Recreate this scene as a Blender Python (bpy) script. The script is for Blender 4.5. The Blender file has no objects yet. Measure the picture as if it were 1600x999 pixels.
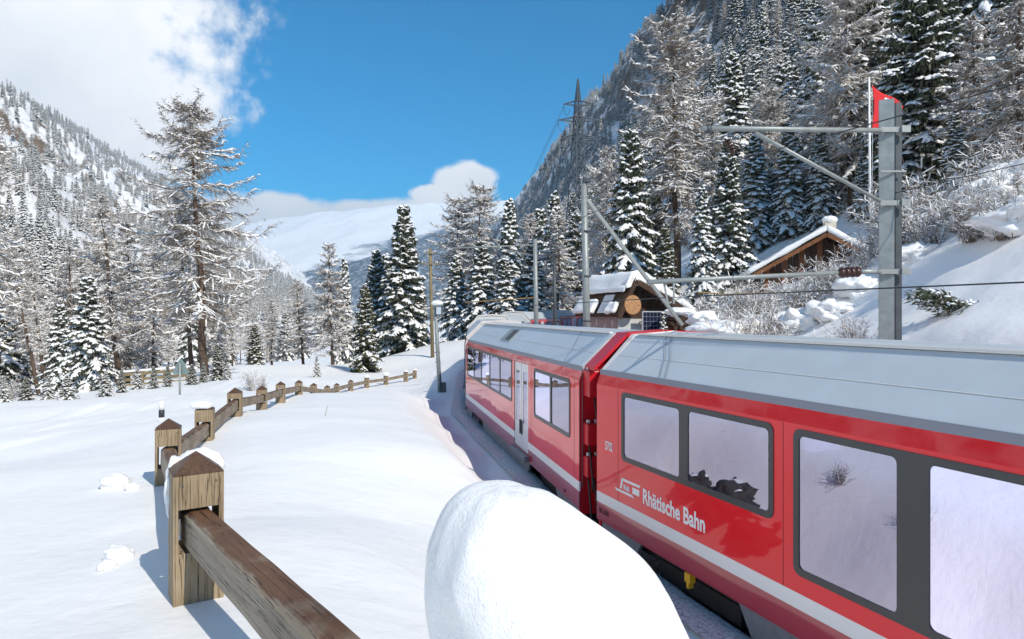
import bpy, math, random
import numpy as np
from mathutils import Vector, Matrix, noise as mnoise

# ------------------------------------------------------------------ camera, sky, sun, exposure
SC = bpy.context.scene
COL = SC.collection
CAM_Z = 3.8
HOR = 493.0
cam_d = bpy.data.cameras.new('camera')
cam_d.sensor_width = 36.0
cam_d.lens = 22.5
cam_d.shift_y = -6.5 / 1600.0
cam_d.clip_start = 0.05
cam_d.clip_end = 40000
cam = bpy.data.objects.new('camera', cam_d)
cam.location = (0, 0, CAM_Z)
cam.rotation_euler = (math.radians(90), 0, 0)
COL.objects.link(cam)
SC.camera = cam

SUN_EL = math.radians(41.5)
SUN_H = Vector((0.63, -0.775, 0)).normalized()
SUN_DIR = Vector((SUN_H.x * math.cos(SUN_EL), SUN_H.y * math.cos(SUN_EL), math.sin(SUN_EL)))
sun_d = bpy.data.lights.new('sun', 'SUN')
sun_d.energy = 4.1
sun_d.angle = math.radians(0.53)
sun_d.color = (1.0, 0.94, 0.84)
sun = bpy.data.objects.new('sun', sun_d)
sun.rotation_euler = SUN_DIR.to_track_quat('Z', 'Y').to_euler()
sun.location = (20, -20, 40)
COL.objects.link(sun)

W = bpy.data.worlds.new('World')
SC.world = W
W.use_nodes = True
wn, wl = W.node_tree.nodes, W.node_tree.links
wn.clear()
w_out = wn.new('ShaderNodeOutputWorld')
sky = wn.new('ShaderNodeTexSky')
sky.sky_type = 'NISHITA'
sky.sun_disc = False
sky.sun_elevation = SUN_EL
sky.sun_rotation = math.atan2(SUN_H.x, SUN_H.y)
sky.altitude = 1500
sky.air_density = 1.0
sky.dust_density = 0.15
sky.ozone_density = 1.6
bg_sky = wn.new('ShaderNodeBackground')
bg_sky.inputs['Strength'].default_value = 0.15
hsv = wn.new('ShaderNodeHueSaturation')
hsv.inputs['Saturation'].default_value = 1.75
hsv.inputs['Value'].default_value = .96
hsv.inputs['Hue'].default_value = .49
wl.new(sky.outputs[0], hsv.inputs['Color'])
wl.new(hsv.outputs[0], bg_sky.inputs['Color'])
bg_cloud = wn.new('ShaderNodeBackground')
bg_cloud.inputs['Strength'].default_value = 1.12


def wmath(op, a, b=None, c=None, clamp=False):
    n = wn.new('ShaderNodeMath')
    n.operation = op
    n.use_clamp = clamp
    for i, v in enumerate((a, b, c)):
        if v is None:
            continue
        if isinstance(v, (int, float)):
            n.inputs[i].default_value = v
        else:
            wl.new(v, n.inputs[i])
    return n.outputs[0]


w_tc = wn.new('ShaderNodeTexCoord')
w_dir = w_tc.outputs['Generated']


def wnoise(scale, detail, rough, offs=(0, 0, 0)):
    mp = wn.new('ShaderNodeMapping')
    mp.inputs['Location'].default_value = offs
    wl.new(w_dir, mp.inputs['Vector'])
    n = wn.new('ShaderNodeTexNoise')
    n.inputs['Scale'].default_value = scale
    n.inputs['Detail'].default_value = detail
    n.inputs['Roughness'].default_value = rough
    wl.new(mp.outputs[0], n.inputs['Vector'])
    return n.outputs['Fac']


def wblob(dx, dy, dz, sx, sy, sz):
    """soft ellipsoid of cloud about one direction of the sky (world axes)"""
    d = Vector((dx, dy, dz)).normalized()
    mp = wn.new('ShaderNodeMapping')
    mp.vector_type = 'POINT'
    mp.inputs['Location'].default_value = (-d.x / sx, -d.y / sy, -d.z / sz)
    mp.inputs['Scale'].default_value = (1 / sx, 1 / sy, 1 / sz)
    wl.new(w_dir, mp.inputs['Vector'])
    ln = wn.new('ShaderNodeVectorMath')
    ln.operation = 'LENGTH'
    wl.new(mp.outputs[0], ln.inputs[0])
    return wmath('SUBTRACT', 1.0, ln.outputs['Value'])


blobs = [wblob(-.84, 1, .42, .275, .5, .21), wblob(-1.1, 1, .75, .4, .5, .3), wblob(-.62, 1, .27, .12, .3, .07),
         wblob(-.36, 1, .145, .15, .4, .05), wblob(-.19, 1, .15, .16, .4, .035),
         wblob(-.07, 1, .205, .055, .2, .034), wblob(-.11, 1, .186, .05, .2, .02),
         wblob(.9, -.5, .45, .5, .4, .12), wblob(-.9, -.6, .5, .6, .4, .15), wblob(-1, .1, .5, .4, .5, .2)]
acc = blobs[0]
for b in blobs[1:]:
    acc = wmath('MAXIMUM', acc, b)
n1 = wnoise(7.0, 9, .58, (3.1, 1.2, .4))
n2 = wnoise(26.0, 6, .6, (1.0, 4.0, 2.0))
field = wmath('ADD', acc, wmath('MULTIPLY', wmath('SUBTRACT', n1, .5), 1.05))
field = wmath('ADD', field, wmath('MULTIPLY', wmath('SUBTRACT', n2, .5), .45))
mask = wn.new('ShaderNodeMapRange')
mask.interpolation_type = 'SMOOTHSTEP'
mask.inputs['From Min'].default_value = .06
mask.inputs['From Max'].default_value = .34
wl.new(field, mask.inputs['Value'])
n3 = wnoise(5.0, 6, .5, (7, 2, 5))
cr = wn.new('ShaderNodeValToRGB')
cr.color_ramp.elements[0].position = .32
cr.color_ramp.elements[0].color = (.72, .75, .79, 1)
cr.color_ramp.elements[1].position = .62
cr.color_ramp.elements[1].color = (.93, .93, .94, 1)
wl.new(n3, cr.inputs['Fac'])
wl.new(cr.outputs[0], bg_cloud.inputs['Color'])
wmix = wn.new('ShaderNodeMixShader')
wl.new(mask.outputs[0], wmix.inputs['Fac'])
wl.new(bg_sky.outputs[0], wmix.inputs[1])
wl.new(bg_cloud.outputs[0], wmix.inputs[2])
wl.new(wmix.outputs[0], w_out.inputs['Surface'])

vs = SC.view_settings
vs.view_transform = 'Standard'
vs.look = 'None'
vs.exposure = 0.27
vs.gamma = 1.0
vs.use_curve_mapping = False
SC.render.engine = 'CYCLES'
SC.cycles.max_bounces = 8
SC.cycles.diffuse_bounces = 3
SC.cycles.glossy_bounces = 3
SC.cycles.transparent_max_bounces = 8
SC.cycles.volume_bounces = 0
SC.cycles.caustics_reflective = False
SC.cycles.caustics_refractive = False
SC.cycles.use_denoising = True

rng = np.random.default_rng(11)
random.seed(11)


# ------------------------------------------------------------------ small helpers
def P(px, py, Y):
    """where the line of sight of a point of the photograph meets the depth Y"""
    return Vector(((px - 800.0) / 1000.0 * Y, Y, CAM_Z - (py - HOR) / 1000.0 * Y))


def mesh_np(name, V, F, mat=None, smooth=False):
    """V (n,3), F list of index lists or (m,k) array"""
    me = bpy.data.meshes.new(name)
    V = np.asarray(V, dtype=np.float32)
    if isinstance(F, np.ndarray):
        k = F.shape[1]
        me.vertices.add(len(V))
        me.vertices.foreach_set('co', V.ravel())
        me.loops.add(F.size)
        me.loops.foreach_set('vertex_index', F.astype(np.int32).ravel())
        me.polygons.add(len(F))
        me.polygons.foreach_set('loop_start', np.arange(0, F.size, k, dtype=np.int32))
        if smooth:
            me.polygons.foreach_set('use_smooth', np.ones(len(F), dtype=bool))
        me.update(calc_edges=True)
    else:
        me.from_pydata([tuple(map(float, v)) for v in V], [], F)
        if smooth:
            for p in me.polygons:
                p.use_smooth = True
    if mat:
        me.materials.append(mat)
    return me


def link(name, me, parent=None):
    o = bpy.data.objects.new(name, me)
    COL.objects.link(o)
    if parent is not None:
        o.parent = parent
    return o


def tag(o, label=None, cat=None, group=None, kind=None):
    if label: o['label'] = label
    if cat: o['category'] = cat
    if group: o['group'] = group
    if kind: o['kind'] = kind
    return o


def empty(name, loc=(0, 0, 0), rz=0.0):
    o = bpy.data.objects.new(name, None)
    o.location = loc
    o.rotation_euler = (0, 0, rz)
    COL.objects.link(o)
    return o


class MB:
    """collects simple solids into one mesh"""
    def __init__(s):
        s.V, s.F = [], []

    def add(s, V, F):
        b = len(s.V)
        s.V += [tuple(v) for v in V]
        s.F += [tuple(i + b for i in f) for f in F]
        return s

    def box(s, x0, x1, y0, y1, z0, z1):
        V = [(x0, y0, z0), (x1, y0, z0), (x1, y1, z0), (x0, y1, z0), (x0, y0, z1), (x1, y0, z1), (x1, y1, z1), (x0, y1, z1)]
        F = [(3, 2, 1, 0), (4, 5, 6, 7), (0, 1, 5, 4), (1, 2, 6, 5), (2, 3, 7, 6), (3, 0, 4, 7)]
        return s.add(V, F)

    def beam(s, a, b, w, h, up=(0, 0, 1), w1=None, h1=None):
        a, b = Vector(a), Vector(b)
        d = (b - a).normalized()
        r = d.cross(Vector(up))
        if r.length < 1e-4:
            r = Vector((1, 0, 0))
        r.normalize()
        u = r.cross(d).normalized()
        V = []
        for p, ww, hh in ((a, w, h), (b, w1 or w, h1 or h)):
            for i, j in ((-1, -1), (1, -1), (1, 1), (-1, 1)):
                V.append(p + r * (i * ww / 2) + u * (j * hh / 2))
        F = [(3, 2, 1, 0), (4, 5, 6, 7), (0, 1, 5, 4), (1, 2, 6, 5), (2, 3, 7, 6), (3, 0, 4, 7)]
        return s.add(V, F)

    def tube(s, pts, r, n=8, r1=None, cap=True):
        pts = [Vector(p) for p in pts]
        m = len(pts)
        V, F = [], []
        prev = None
        for i, p in enumerate(pts):
            d = (pts[min(i + 1, m - 1)] - pts[max(i - 1, 0)]).normalized()
            ref = Vector((0, 0, 1)) if abs(d.z) < .9 else Vector((1, 0, 0))
            x = d.cross(ref).normalized() if prev is None else (prev - d * prev.dot(d)).normalized()
            prev = x
            y = d.cross(x)
            rr = r if r1 is None else r + (r1 - r) * i / max(1, m - 1)
            for k in range(n):
                a = 2 * math.pi * k / n
                V.append(p + x * (rr * math.cos(a)) + y * (rr * math.sin(a)))
        for i in range(m - 1):
            for k in range(n):
                k2 = (k + 1) % n
                F.append((i * n + k, i * n + k2, (i + 1) * n + k2, (i + 1) * n + k))
        if cap:
            F.append(tuple(range(n))[::-1])
            F.append(tuple((m - 1) * n + k for k in range(n)))
        return s.add(V, F)

    def prism(s, poly, a, b, axis='x'):
        """poly in the plane across the axis, extruded from a to b"""
        n = len(poly)
        V = []
        for t in (a, b):
            for p, q in poly:
                V.append({'x': (t, p, q), 'y': (p, t, q), 'z': (p, q, t)}[axis])
        F = [tuple(range(n))[::-1], tuple(range(n, 2 * n))]
        for i in range(n):
            j = (i + 1) % n
            F.append((i, j, n + j, n + i))
        return s.add(V, F)

    def mesh(s, name, mat=None, smooth=False):
        me = mesh_np(name, s.V, s.F, mat, smooth)
        import bmesh
        bm = bmesh.new()
        bm.from_mesh(me)
        bmesh.ops.recalc_face_normals(bm, faces=bm.faces)
        bm.to_mesh(me)
        bm.free()
        return me

    def build(s, name, mat=None, parent=None, smooth=False, bevel=0):
        o = link(name, s.mesh(name, mat, smooth), parent)
        if bevel:
            m = o.modifiers.new('bevel', 'BEVEL')
            m.width = bevel
            m.segments = 2
            m.limit_method = 'ANGLE'
        return o


# ------------------------------------------------------------------ materials
MATS = {}


class NT:
    def __init__(s, name):
        s.m = bpy.data.materials.new(name)
        s.m.use_nodes = True
        s.n, s.l = s.m.node_tree.nodes, s.m.node_tree.links
        s.b = s.n['Principled BSDF']
        MATS[name] = s.m

    def new(s, t, **kw):
        n = s.n.new(t)
        for k, v in kw.items():
            if k in n.inputs.keys():
                n.inputs[k].default_value = v
            else:
                setattr(n, k, v)
        return n

    def set(s, **kw):
        for k, v in kw.items():
            s.b.inputs[k.replace('_', ' ')].default_value = v

    def coords(s, scale=(1, 1, 1), kind='Object'):
        tc = s.new('ShaderNodeTexCoord')
        mp = s.new('ShaderNodeMapping')
        mp.inputs['Scale'].default_value = scale
        s.l.new(tc.outputs[kind], mp.inputs['Vector'])
        return mp.outputs[0]

    def noise(s, scale, detail=4, rough=.55, vec=None, dist=0):
        n = s.new('ShaderNodeTexNoise', Scale=scale, Detail=detail, Roughness=rough, Distortion=dist)
        if vec is not None:
            s.l.new(vec, n.inputs['Vector'])
        return n.outputs['Fac']

    def ramp(s, fac, stops):
        r = s.new('ShaderNodeValToRGB')
        e = r.color_ramp.elements
        while len(e) < len(stops):
            e.new(.5)
        for i, (p, c) in enumerate(stops):
            e[i].position = p
            e[i].color = (*c, 1) if len(c) == 3 else c
        s.l.new(fac, r.inputs['Fac'])
        return r.outputs['Color']

    def mixc(s, fac, a, b):
        m = s.new('ShaderNodeMix', data_type='RGBA')
        for sock, v in ((m.inputs['Factor'], fac), (m.inputs['A'] if False else m.inputs[6], a), (m.inputs[7], b)):
            if isinstance(v, (int, float)):
                sock.default_value = v
            elif isinstance(v, tuple):
                sock.default_value = (*v, 1)
            else:
                s.l.new(v, sock)
        return m.outputs[2]

    def math(s, op, a, b=None, clamp=False):
        n = s.new('ShaderNodeMath', operation=op)
        n.use_clamp = clamp
        for i, v in enumerate((a, b)):
            if v is None: continue
            if isinstance(v, (int, float)):
                n.inputs[i].default_value = v
            else:
                s.l.new(v, n.inputs[i])
        return n.outputs[0]

    def bump(s, h, strength=.3, dist=.02, normal=None):
        b = s.new('ShaderNodeBump', Strength=strength, Distance=dist)
        s.l.new(h, b.inputs['Height'])
        if normal is not None:
            s.l.new(normal, b.inputs['Normal'])
        s.l.new(b.outputs[0], s.b.inputs['Normal'])
        return b.outputs[0]

    def color(s, c):
        s.l.new(c, s.b.inputs['Base Color'])


def simple(name, col, rough=.5, metal=0.0, var=.0, scale=8.0, spec=.5, bump=0):
    t = NT(name)
    t.set(Roughness=rough, Metallic=metal, Base_Color=(*col, 1))
    t.b.inputs['Specular IOR Level'].default_value = spec
    if var:
        n = t.noise(scale, 5, .6, t.coords())
        lo = tuple(max(0, c * (1 - var)) for c in col)
        hi = tuple(min(1, c * (1 + var)) for c in col)
        t.color(t.ramp(n, [(.3, lo), (.7, hi)]))
        if bump:
            t.bump(n, bump, .01)
    return t.m


SNOW_C = (.90, .89, .875)


def make_snow(name, fine=True, bump=.35):
    t = NT(name)
    t.set(Roughness=.55, Base_Color=(*SNOW_C, 1))
    t.b.inputs['Specular IOR Level'].default_value = .25
    v = t.coords()
    big = t.noise(.9, 5, .5, v)
    mid = t.noise(6.0, 5, .55, v)
    grain = t.noise(140.0, 3, .7, v)
    sas = t.noise(2.4, 5, .6, t.coords((1.0, 3.6, 1.0)), .5)
    b0 = t.bump(sas, .16, .035)
    b1 = t.bump(big, .45, .12, b0)
    b2 = t.bump(mid, bump * .9, .025, b1)
    t.bump(grain, bump, .004, b2)
    return t.m


make_snow('snow')
tt = NT('snow_near')
tt.set(Roughness=.5, Base_Color=(.89, .885, .87, 1))
tt.b.inputs['Specular IOR Level'].default_value = .3
tt.b.inputs['Subsurface Weight'].default_value = .35
tt.b.inputs['Subsurface Radius'].default_value = (.03, .035, .05)
tt.b.inputs['Subsurface Scale'].default_value = .6
v = tt.coords()
b1 = tt.bump(tt.noise(9, 5, .55, v), .35, .03)
b2 = tt.bump(tt.noise(60, 4, .65, v), .5, .006, b1)
tt.bump(tt.noise(260, 2, .6, v), .8, .003, b2)

simple('tree_snow', (.90, .895, .89), .7, spec=.15)
simple('needle', (.085, .094, .060), .75, var=.5, scale=3, spec=.2)
simple('needle_olive', (.090, .088, .038), .75, var=.5, scale=3, spec=.2)
simple('bark', (.115, .080, .060), .9, var=.45, scale=9, spec=.15, bump=.5)
simple('twig', (.25, .195, .145), .85, var=.4, scale=4, spec=.15)
simple('frost_twig', (.42, .36, .30), .85, var=.45, scale=3, spec=.15)

# weathered timber
def timber(name, a, b, c, rough=.75, grain=(18, 18, 1.2)):
    t = NT(name)
    v = t.coords(grain)
    n = t.noise(2.2, 8, .65, v, .6)
    f = t.noise(9.0, 6, .7, v)
    col = t.ramp(n, [(.25, a), (.5, b), (.75, c)])
    col = t.mixc(t.math('MULTIPLY', f, .45), col, tuple(x * .45 for x in b))
    patch = t.noise(1.6, 4, .6, t.coords())
    col = t.mixc(t.math('MULTIPLY', t.math('SUBTRACT', patch, .48, True), 3.0, True), col, tuple(x * .6 for x in a))
    # drying cracks along the grain
    ck = t.noise(1.3, 5, .6, t.coords(tuple(k_ * 1.6 if k_ > 5 else k_ * .45 for k_ in grain)), .3)
    ck = t.math('ABSOLUTE', t.math('SUBTRACT', ck, .5))
    ckr = t.new('ShaderNodeMapRange')
    ckr.inputs['From Min'].default_value = .004
    ckr.inputs['From Max'].default_value = .016
    t.l.new(ck, ckr.inputs['Value'])
    col = t.mixc(ckr.outputs[0], tuple(x * .22 for x in a), col)
    t.color(col)
    t.set(Roughness=rough)
    t.b.inputs['Specular IOR Level'].default_value = .3
    t.bump(f, .55, .006)
    return t.m


timber('post_wood', (.26, .19, .115), (.40, .30, .185), (.50, .40, .27))
def timber_top(name, z0, wet):
    """rain-darkened upper face of a rail, a few centimetres down its sides"""
    m = MATS[name]
    n, l = m.node_tree.nodes, m.node_tree.links
    b = n['Principled BSDF']
    src = b.inputs['Base Color'].links[0].from_socket
    tc = n.new('ShaderNodeTexCoord'); sp = n.new('ShaderNodeSeparateXYZ'); l.new(tc.outputs['Object'], sp.inputs[0])
    ns = n.new('ShaderNodeTexNoise'); ns.inputs['Scale'].default_value = 7; ns.inputs['Detail'].default_value = 6
    l.new(tc.outputs['Object'], ns.inputs['Vector'])
    ad = n.new('ShaderNodeMath'); ad.operation = 'MULTIPLY_ADD'; ad.inputs[1].default_value = .05; l.new(ns.outputs['Fac'], ad.inputs[0]); l.new(sp.outputs['Z'], ad.inputs[2])
    mr = n.new('ShaderNodeMapRange'); mr.inputs['From Min'].default_value = z0; mr.inputs['From Max'].default_value = z0 + .012; l.new(ad.outputs[0], mr.inputs['Value'])
    mx = n.new('ShaderNodeMix'); mx.data_type = 'RGBA'; mx.blend_type = 'MULTIPLY'; mx.inputs[7].default_value = (*wet, 1)
    l.new(mr.outputs[0], mx.inputs['Factor']); l.new(src, mx.inputs[6]); l.new(mx.outputs[2], b.inputs['Base Color'])


timber('rail_wood', (.22, .17, .12), (.36, .29, .21), (.46, .39, .30), .6, (1.2, 18, 18))
timber_top('rail_wood', .085, (.50, .31, .22))
timber('wet_wood', (.085, .045, .028), (.13, .070, .042), (.19, .11, .068), .45)
timber('dark_wood', (.05, .028, .018), (.085, .048, .030), (.13, .08, .05))
timber('orange_wood', (.20, .075, .03), (.27, .11, .045), (.34, .15, .065))
timber('pole_wood', (.22, .17, .09), (.31, .24, .13), (.38, .31, .18))

# train
t = NT('red_paint')
t.set(Base_Color=(.80, .006, .016, 1), Roughness=.35)
t.b.inputs['Coat Weight'].default_value = .85
t.b.inputs['Coat Roughness'].default_value = .035
t.b.inputs['Coat IOR'].default_value = 1.5
t.b.inputs['Specular IOR Level'].default_value = .2
vv = t.coords()
bn = t.new('ShaderNodeBump', Strength=.10, Distance=.05)
t.l.new(t.noise(1.6, 2, .45, vv), bn.inputs['Height'])
t.l.new(bn.outputs[0], t.b.inputs['Coat Normal'])
t.l.new(bn.outputs[0], t.b.inputs['Normal'])

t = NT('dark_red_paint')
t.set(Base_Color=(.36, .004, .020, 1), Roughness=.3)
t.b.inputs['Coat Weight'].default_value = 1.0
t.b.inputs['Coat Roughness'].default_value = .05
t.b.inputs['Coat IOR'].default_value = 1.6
simple('red_matt', (.56, .006, .016), .38, spec=.5)
simple('roof_grey', (.52, .565, .60), .42, var=.06, scale=1.3, spec=.4)
simple('roof_trim', (.72, .70, .66), .5)
simple('stripe_white', (.80, .80, .80), .35, spec=.5)
simple('door_white', (.74, .73, .74), .22, spec=.7)
simple('window_frame', (.050, .053, .055), .35, spec=.5)
simple('skirt_grey', (.16, .175, .20), .5, var=.15)
simple('under_black', (.022, .022, .024), .7, var=.3)
simple('rubber', (.015, .015, .016), .6)
simple('yellow_paint', (.78, .42, .02), .4)
simple('interior_light', (.24, .26, .31), .6)
simple('seat_blue', (.10, .13, .30), .8)
simple('lettering_white', (.85, .85, .85), .4)
simple('lettering_dark', (.10, .006, .012), .5)
simple('vent_dark', (.06, .06, .065), .55)
t = NT('train_glass')
for nd in list(t.n):
    if nd.type == 'BSDF_PRINCIPLED':
        t.n.remove(nd)
tr = t.new('ShaderNodeBsdfTransparent')
tr.inputs['Color'].default_value = (.66, .69, .96, 1)
gl = t.new('ShaderNodeBsdfGlossy')
gl.inputs['Color'].default_value = (.78, .79, 1.0, 1)
gl.inputs['Roughness'].default_value = .012
bn = t.new('ShaderNodeBump', Strength=.05, Distance=.05)
t.l.new(t.noise(1.1, 2, .4, t.coords()), bn.inputs['Height'])
t.l.new(bn.outputs[0], gl.inputs['Normal'])
fr = t.new('ShaderNodeFresnel')
fr.inputs['IOR'].default_value = 2.6
f2 = t.math('ADD', t.math('MULTIPLY', fr.outputs[0], .7), .38, True)
mx = t.new('ShaderNodeMixShader')
t.l.new(f2, mx.inputs['Fac'])
t.l.new(tr.outputs[0], mx.inputs[1])
t.l.new(gl.outputs[0], mx.inputs[2])
t.l.new(mx.outputs[0], t.n['Material Output'].inputs['Surface'])

simple('steel_green', (.24, .27, .265), .5, .25, var=.2, scale=5)
simple('steel_dark', (.075, .085, .092), .5, .25, var=.2, scale=5)  # dark steel; on the near mast's second post it carries painted shade
simple('galvanised', (.30, .32, .31), .5, .3, var=.15, scale=8)
simple('pylon_steel', (.10, .12, .14), .6, .2, var=.2)
simple('insulator_brown', (.055, .022, .016), .25, spec=.6)
simple('cable_black', (.03, .03, .034), .6)
simple('cable_rust', (.26, .17, .07), .7, var=.3)
simple('sign_back', (.20, .27, .26), .5, .2, var=.12)
simple('plaster_pink', (.34, .28, .27), .9, var=.16, scale=5, bump=.3)
simple('plaster_white', (.52, .52, .50), .9, var=.14, scale=5, bump=.3)
simple('plaster_cream', (.58, .53, .43), .9, var=.14, scale=5)
simple('log_end', (.42, .22, .10), .8, var=.45, scale=14, bump=.3)
simple('solar_cell', (.012, .018, .045), .18, spec=.6)
simple('alu_frame', (.68, .69, .70), .35, .4)
simple('flag_red', (.68, .015, .02), .8)
simple('flag_white', (.82, .82, .82), .8)
simple('white_plastic', (.82, .82, .80), .5)
simple('black_plastic', (.03, .03, .035), .5)
t = NT('lamp_glass')
t.set(Base_Color=(.5, .55, .6, 1), Roughness=.1)

# track bed: old snow with grit and ballast
t = NT('ballast_snow')
v = t.coords()
g = t.noise(26, 6, .75, v)
st = t.noise(3.0, 4, .6, t.coords((1, 1, 1)))
base = t.ramp(g, [(.34, (.12, .115, .11)), (.43, (.40, .395, .39)), (.50, (.84, .84, .84))])
t.color(t.mixc(t.math('MULTIPLY', st, .5), base, (.80, .81, .84)))
t.set(Roughness=.8)
t.bump(g, .8, .04)

# rock with snow lying on whatever is flat enough
def rock_snow(name, rock_a, rock_b, lo, hi, nscale, forest=None):
    t = NT(name)
    v = t.coords()
    geo = t.new('ShaderNodeNewGeometry')
    sep = t.new('ShaderNodeSeparateXYZ')
    t.l.new(geo.outputs['Normal'], sep.inputs[0])
    n = t.noise(nscale, 8, .65, v)
    n2 = t.noise(nscale * 5, 6, .7, v)
    f = t.math('ADD', sep.outputs['Z'], t.math('MULTIPLY', t.math('SUBTRACT', n, .5), 1.0))
    f = t.math('ADD', f, t.math('MULTIPLY', t.math('SUBTRACT', n2, .5), .7))
    mr = t.new('ShaderNodeMapRange')
    mr.inputs['From Min'].default_value = lo
    mr.inputs['From Max'].default_value = hi
    t.l.new(f, mr.inputs['Value'])
    rock = t.ramp(n2, [(.3, rock_a), (.7, rock_b)])
    t.color(t.mixc(mr.outputs[0], rock, (.89, .885, .88)))
    t.set(Roughness=.85)
    t.b.inputs['Specular IOR Level'].default_value = .15
    t.bump(t.math('ADD', n, n2), 1.0, 3.0)
    return t


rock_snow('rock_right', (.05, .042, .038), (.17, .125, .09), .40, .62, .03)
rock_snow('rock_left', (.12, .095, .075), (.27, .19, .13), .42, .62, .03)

# ------------------------------------------------------------------ track line and terrain
D1 = Vector((-.372, .928)).normalized()
A1 = Vector((1.263, 9.52))
HEAD = [math.atan2(D1.x, D1.y), math.atan2(-.227, 1.0)]
for k in range(1, 6):
    HEAD.append(HEAD[1] + k * math.radians(9.1))
CW = 2.65
RISE = [0, 0, .08, .30, .55, .78, .95]
LEN = [17.0, 11.7, 11.7, 11.7, 11.7, 11.7, 11.7]


def hd(a):
    return Vector((math.sin(a), math.cos(a)))


def rt(a):
    return Vector((math.cos(a), -math.sin(a)))


COACH = []        # far-left corner, heading, length
COACH.append((A1, HEAD[0], LEN[0]))
B1 = Vector((1.05, 10.0))
COACH.append((B1 + hd(HEAD[1]) * LEN[1], HEAD[1], LEN[1]))
cpos = B1 + rt(HEAD[1]) * (CW / 2) + hd(HEAD[1]) * LEN[1]
CENTER = [A1 + rt(HEAD[0]) * (CW / 2) - hd(HEAD[0]) * 45, A1 + rt(HEAD[0]) * (CW / 2), cpos.copy()]
for k in range(2, 7):
    h = HEAD[k]
    cpos = cpos + hd((HEAD[k] + HEAD[k - 1]) / 2) * .5
    CENTER.append(cpos.copy())
    cpos = cpos + hd(h) * LEN[k]
    COACH.append((cpos - rt(h) * (CW / 2), h, LEN[k]))
    CENTER.append(cpos.copy())
CENTER.append(cpos + hd(HEAD[6] + .2) * 40)
CEN = np.array([[c.x, c.y] for c in CENTER])
CZ = np.array([0, 0, 0, .04, .2, .25, .42, .5, .66, .72, .86, .9, 1.0, 1.3][:len(CEN)])


def track_uv(x, y):
    """signed distance to the track line (right positive), height of the line"""
    x = np.asarray(x, float)
    y = np.asarray(y, float)
    best = np.full(x.shape, 1e9)
    sg = np.zeros(x.shape)
    zz = np.zeros(x.shape)
    for i in range(len(CEN) - 1):
        a, b = CEN[i], CEN[i + 1]
        d = b - a
        L2 = d @ d
        t = np.clip(((x - a[0]) * d[0] + (y - a[1]) * d[1]) / L2, 0, 1)
        ex, ey = x - (a[0] + t * d[0]), y - (a[1] + t * d[1])
        dist = np.hypot(ex, ey)
        cr_ = d[0] * ey - d[1] * ex
        m = dist < best - 1e-9
        best = np.where(m, dist, best)
        sg = np.where(m, np.where(cr_ > 0, -1.0, 1.0), sg)
        zz = np.where(m, CZ[i] + t * (CZ[i + 1] - CZ[i]), zz)
    return best * sg, zz


def tps(points):
    p = np.array(points, float)
    n = len(p)
    d = np.hypot(p[:, None, 0] - p[None, :, 0], p[:, None, 1] - p[None, :, 1])
    K = np.where(d > 0, d * d * np.log(np.maximum(d, 1e-9)), 0) + np.eye(n) * .25
    Q = np.c_[np.ones(n), p[:, :2]]
    M = np.block([[K, Q], [Q.T, np.zeros((3, 3))]])
    w = np.linalg.solve(M, np.r_[p[:, 2], 0, 0, 0])

    def f(x, y):
        x = np.asarray(x, float)
        y = np.asarray(y, float)
        out = w[n] + w[n + 1] * x + w[n + 2] * y
        for i in range(n):
            r2 = (x - p[i, 0]) ** 2 + (y - p[i, 1]) ** 2
            out = out + w[i] * .5 * r2 * np.log(np.maximum(r2, 1e-12))
        return out
    return f


def pt(px, py, Y):
    v = P(px, py, Y)
    return (v.x, v.y, v.z)


FENCE = [(-.36, 1.35, 0), (306, 930, 2.94), (263, 757, 5.75), (319, 690, 8.1), (368, 651, 10.6), (409, 642, 13.3), (438, 630, 16.2),
         (467, 617, 19.8), (490, 617, 23), (511, 617, 25.8), (526, 613, 28.3), (548, 611, 31), (573, 606, 33.6),
         (603, 602, 36), (634, 597, 38.2), (648, 594, 40.2)]
FP = [Vector((FENCE[0][0], FENCE[0][1], 2.62))] + [P(*f) for f in FENCE[1:]]
left_pts = [tuple(v) for v in FP]
left_pts += [pt(0, 999, 2.6), pt(0, 800, 5.0), pt(0, 720, 8.2), pt(0, 668, 12.2), pt(150, 690, 9.0), pt(150, 640, 15.5), pt(300, 621, 19.5),
             pt(420, 600, 30), pt(500, 800, 4.3), pt(620, 700, 7.6), pt(640, 640, 15.0), pt(560, 640, 13.5), pt(735, 762, 6.9), pt(660, 668, 12.6),
             pt(660, 622, 19), pt(560, 999, 2.45), pt(690, 610, 23), pt(700, 572, 42), pt(640, 575, 46), pt(650, 545, 58), pt(700, 535, 70),
             pt(600, 585, 42), pt(450, 590, 37), pt(520, 570, 52), pt(380, 575, 48), (.95, 1.2, 2.2), (.75, 3, 1.95), (.3, 4.6, 1.95), (2.2, -3, 2.4), (-2, -4, 2.8), (-8, -6, 2.7),
             (-6, 1, 2.45), (-20, 2, 1.7), (-20, 10, 1.6), (-25, 20, .6), (-20, 28, .2), (-30, 40, -1.4), (-15, 60, -1.6), (-40, 15, -.5), (-60, 30, -4),
             (-60, 60, -5), (-30, 80, -3), (0, 100, 0), (-60, -20, 0), (6, -16, 2.6), (-10, -30, 2.6), (-60, 100, -6)]
F_left = tps(left_pts)
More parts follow.
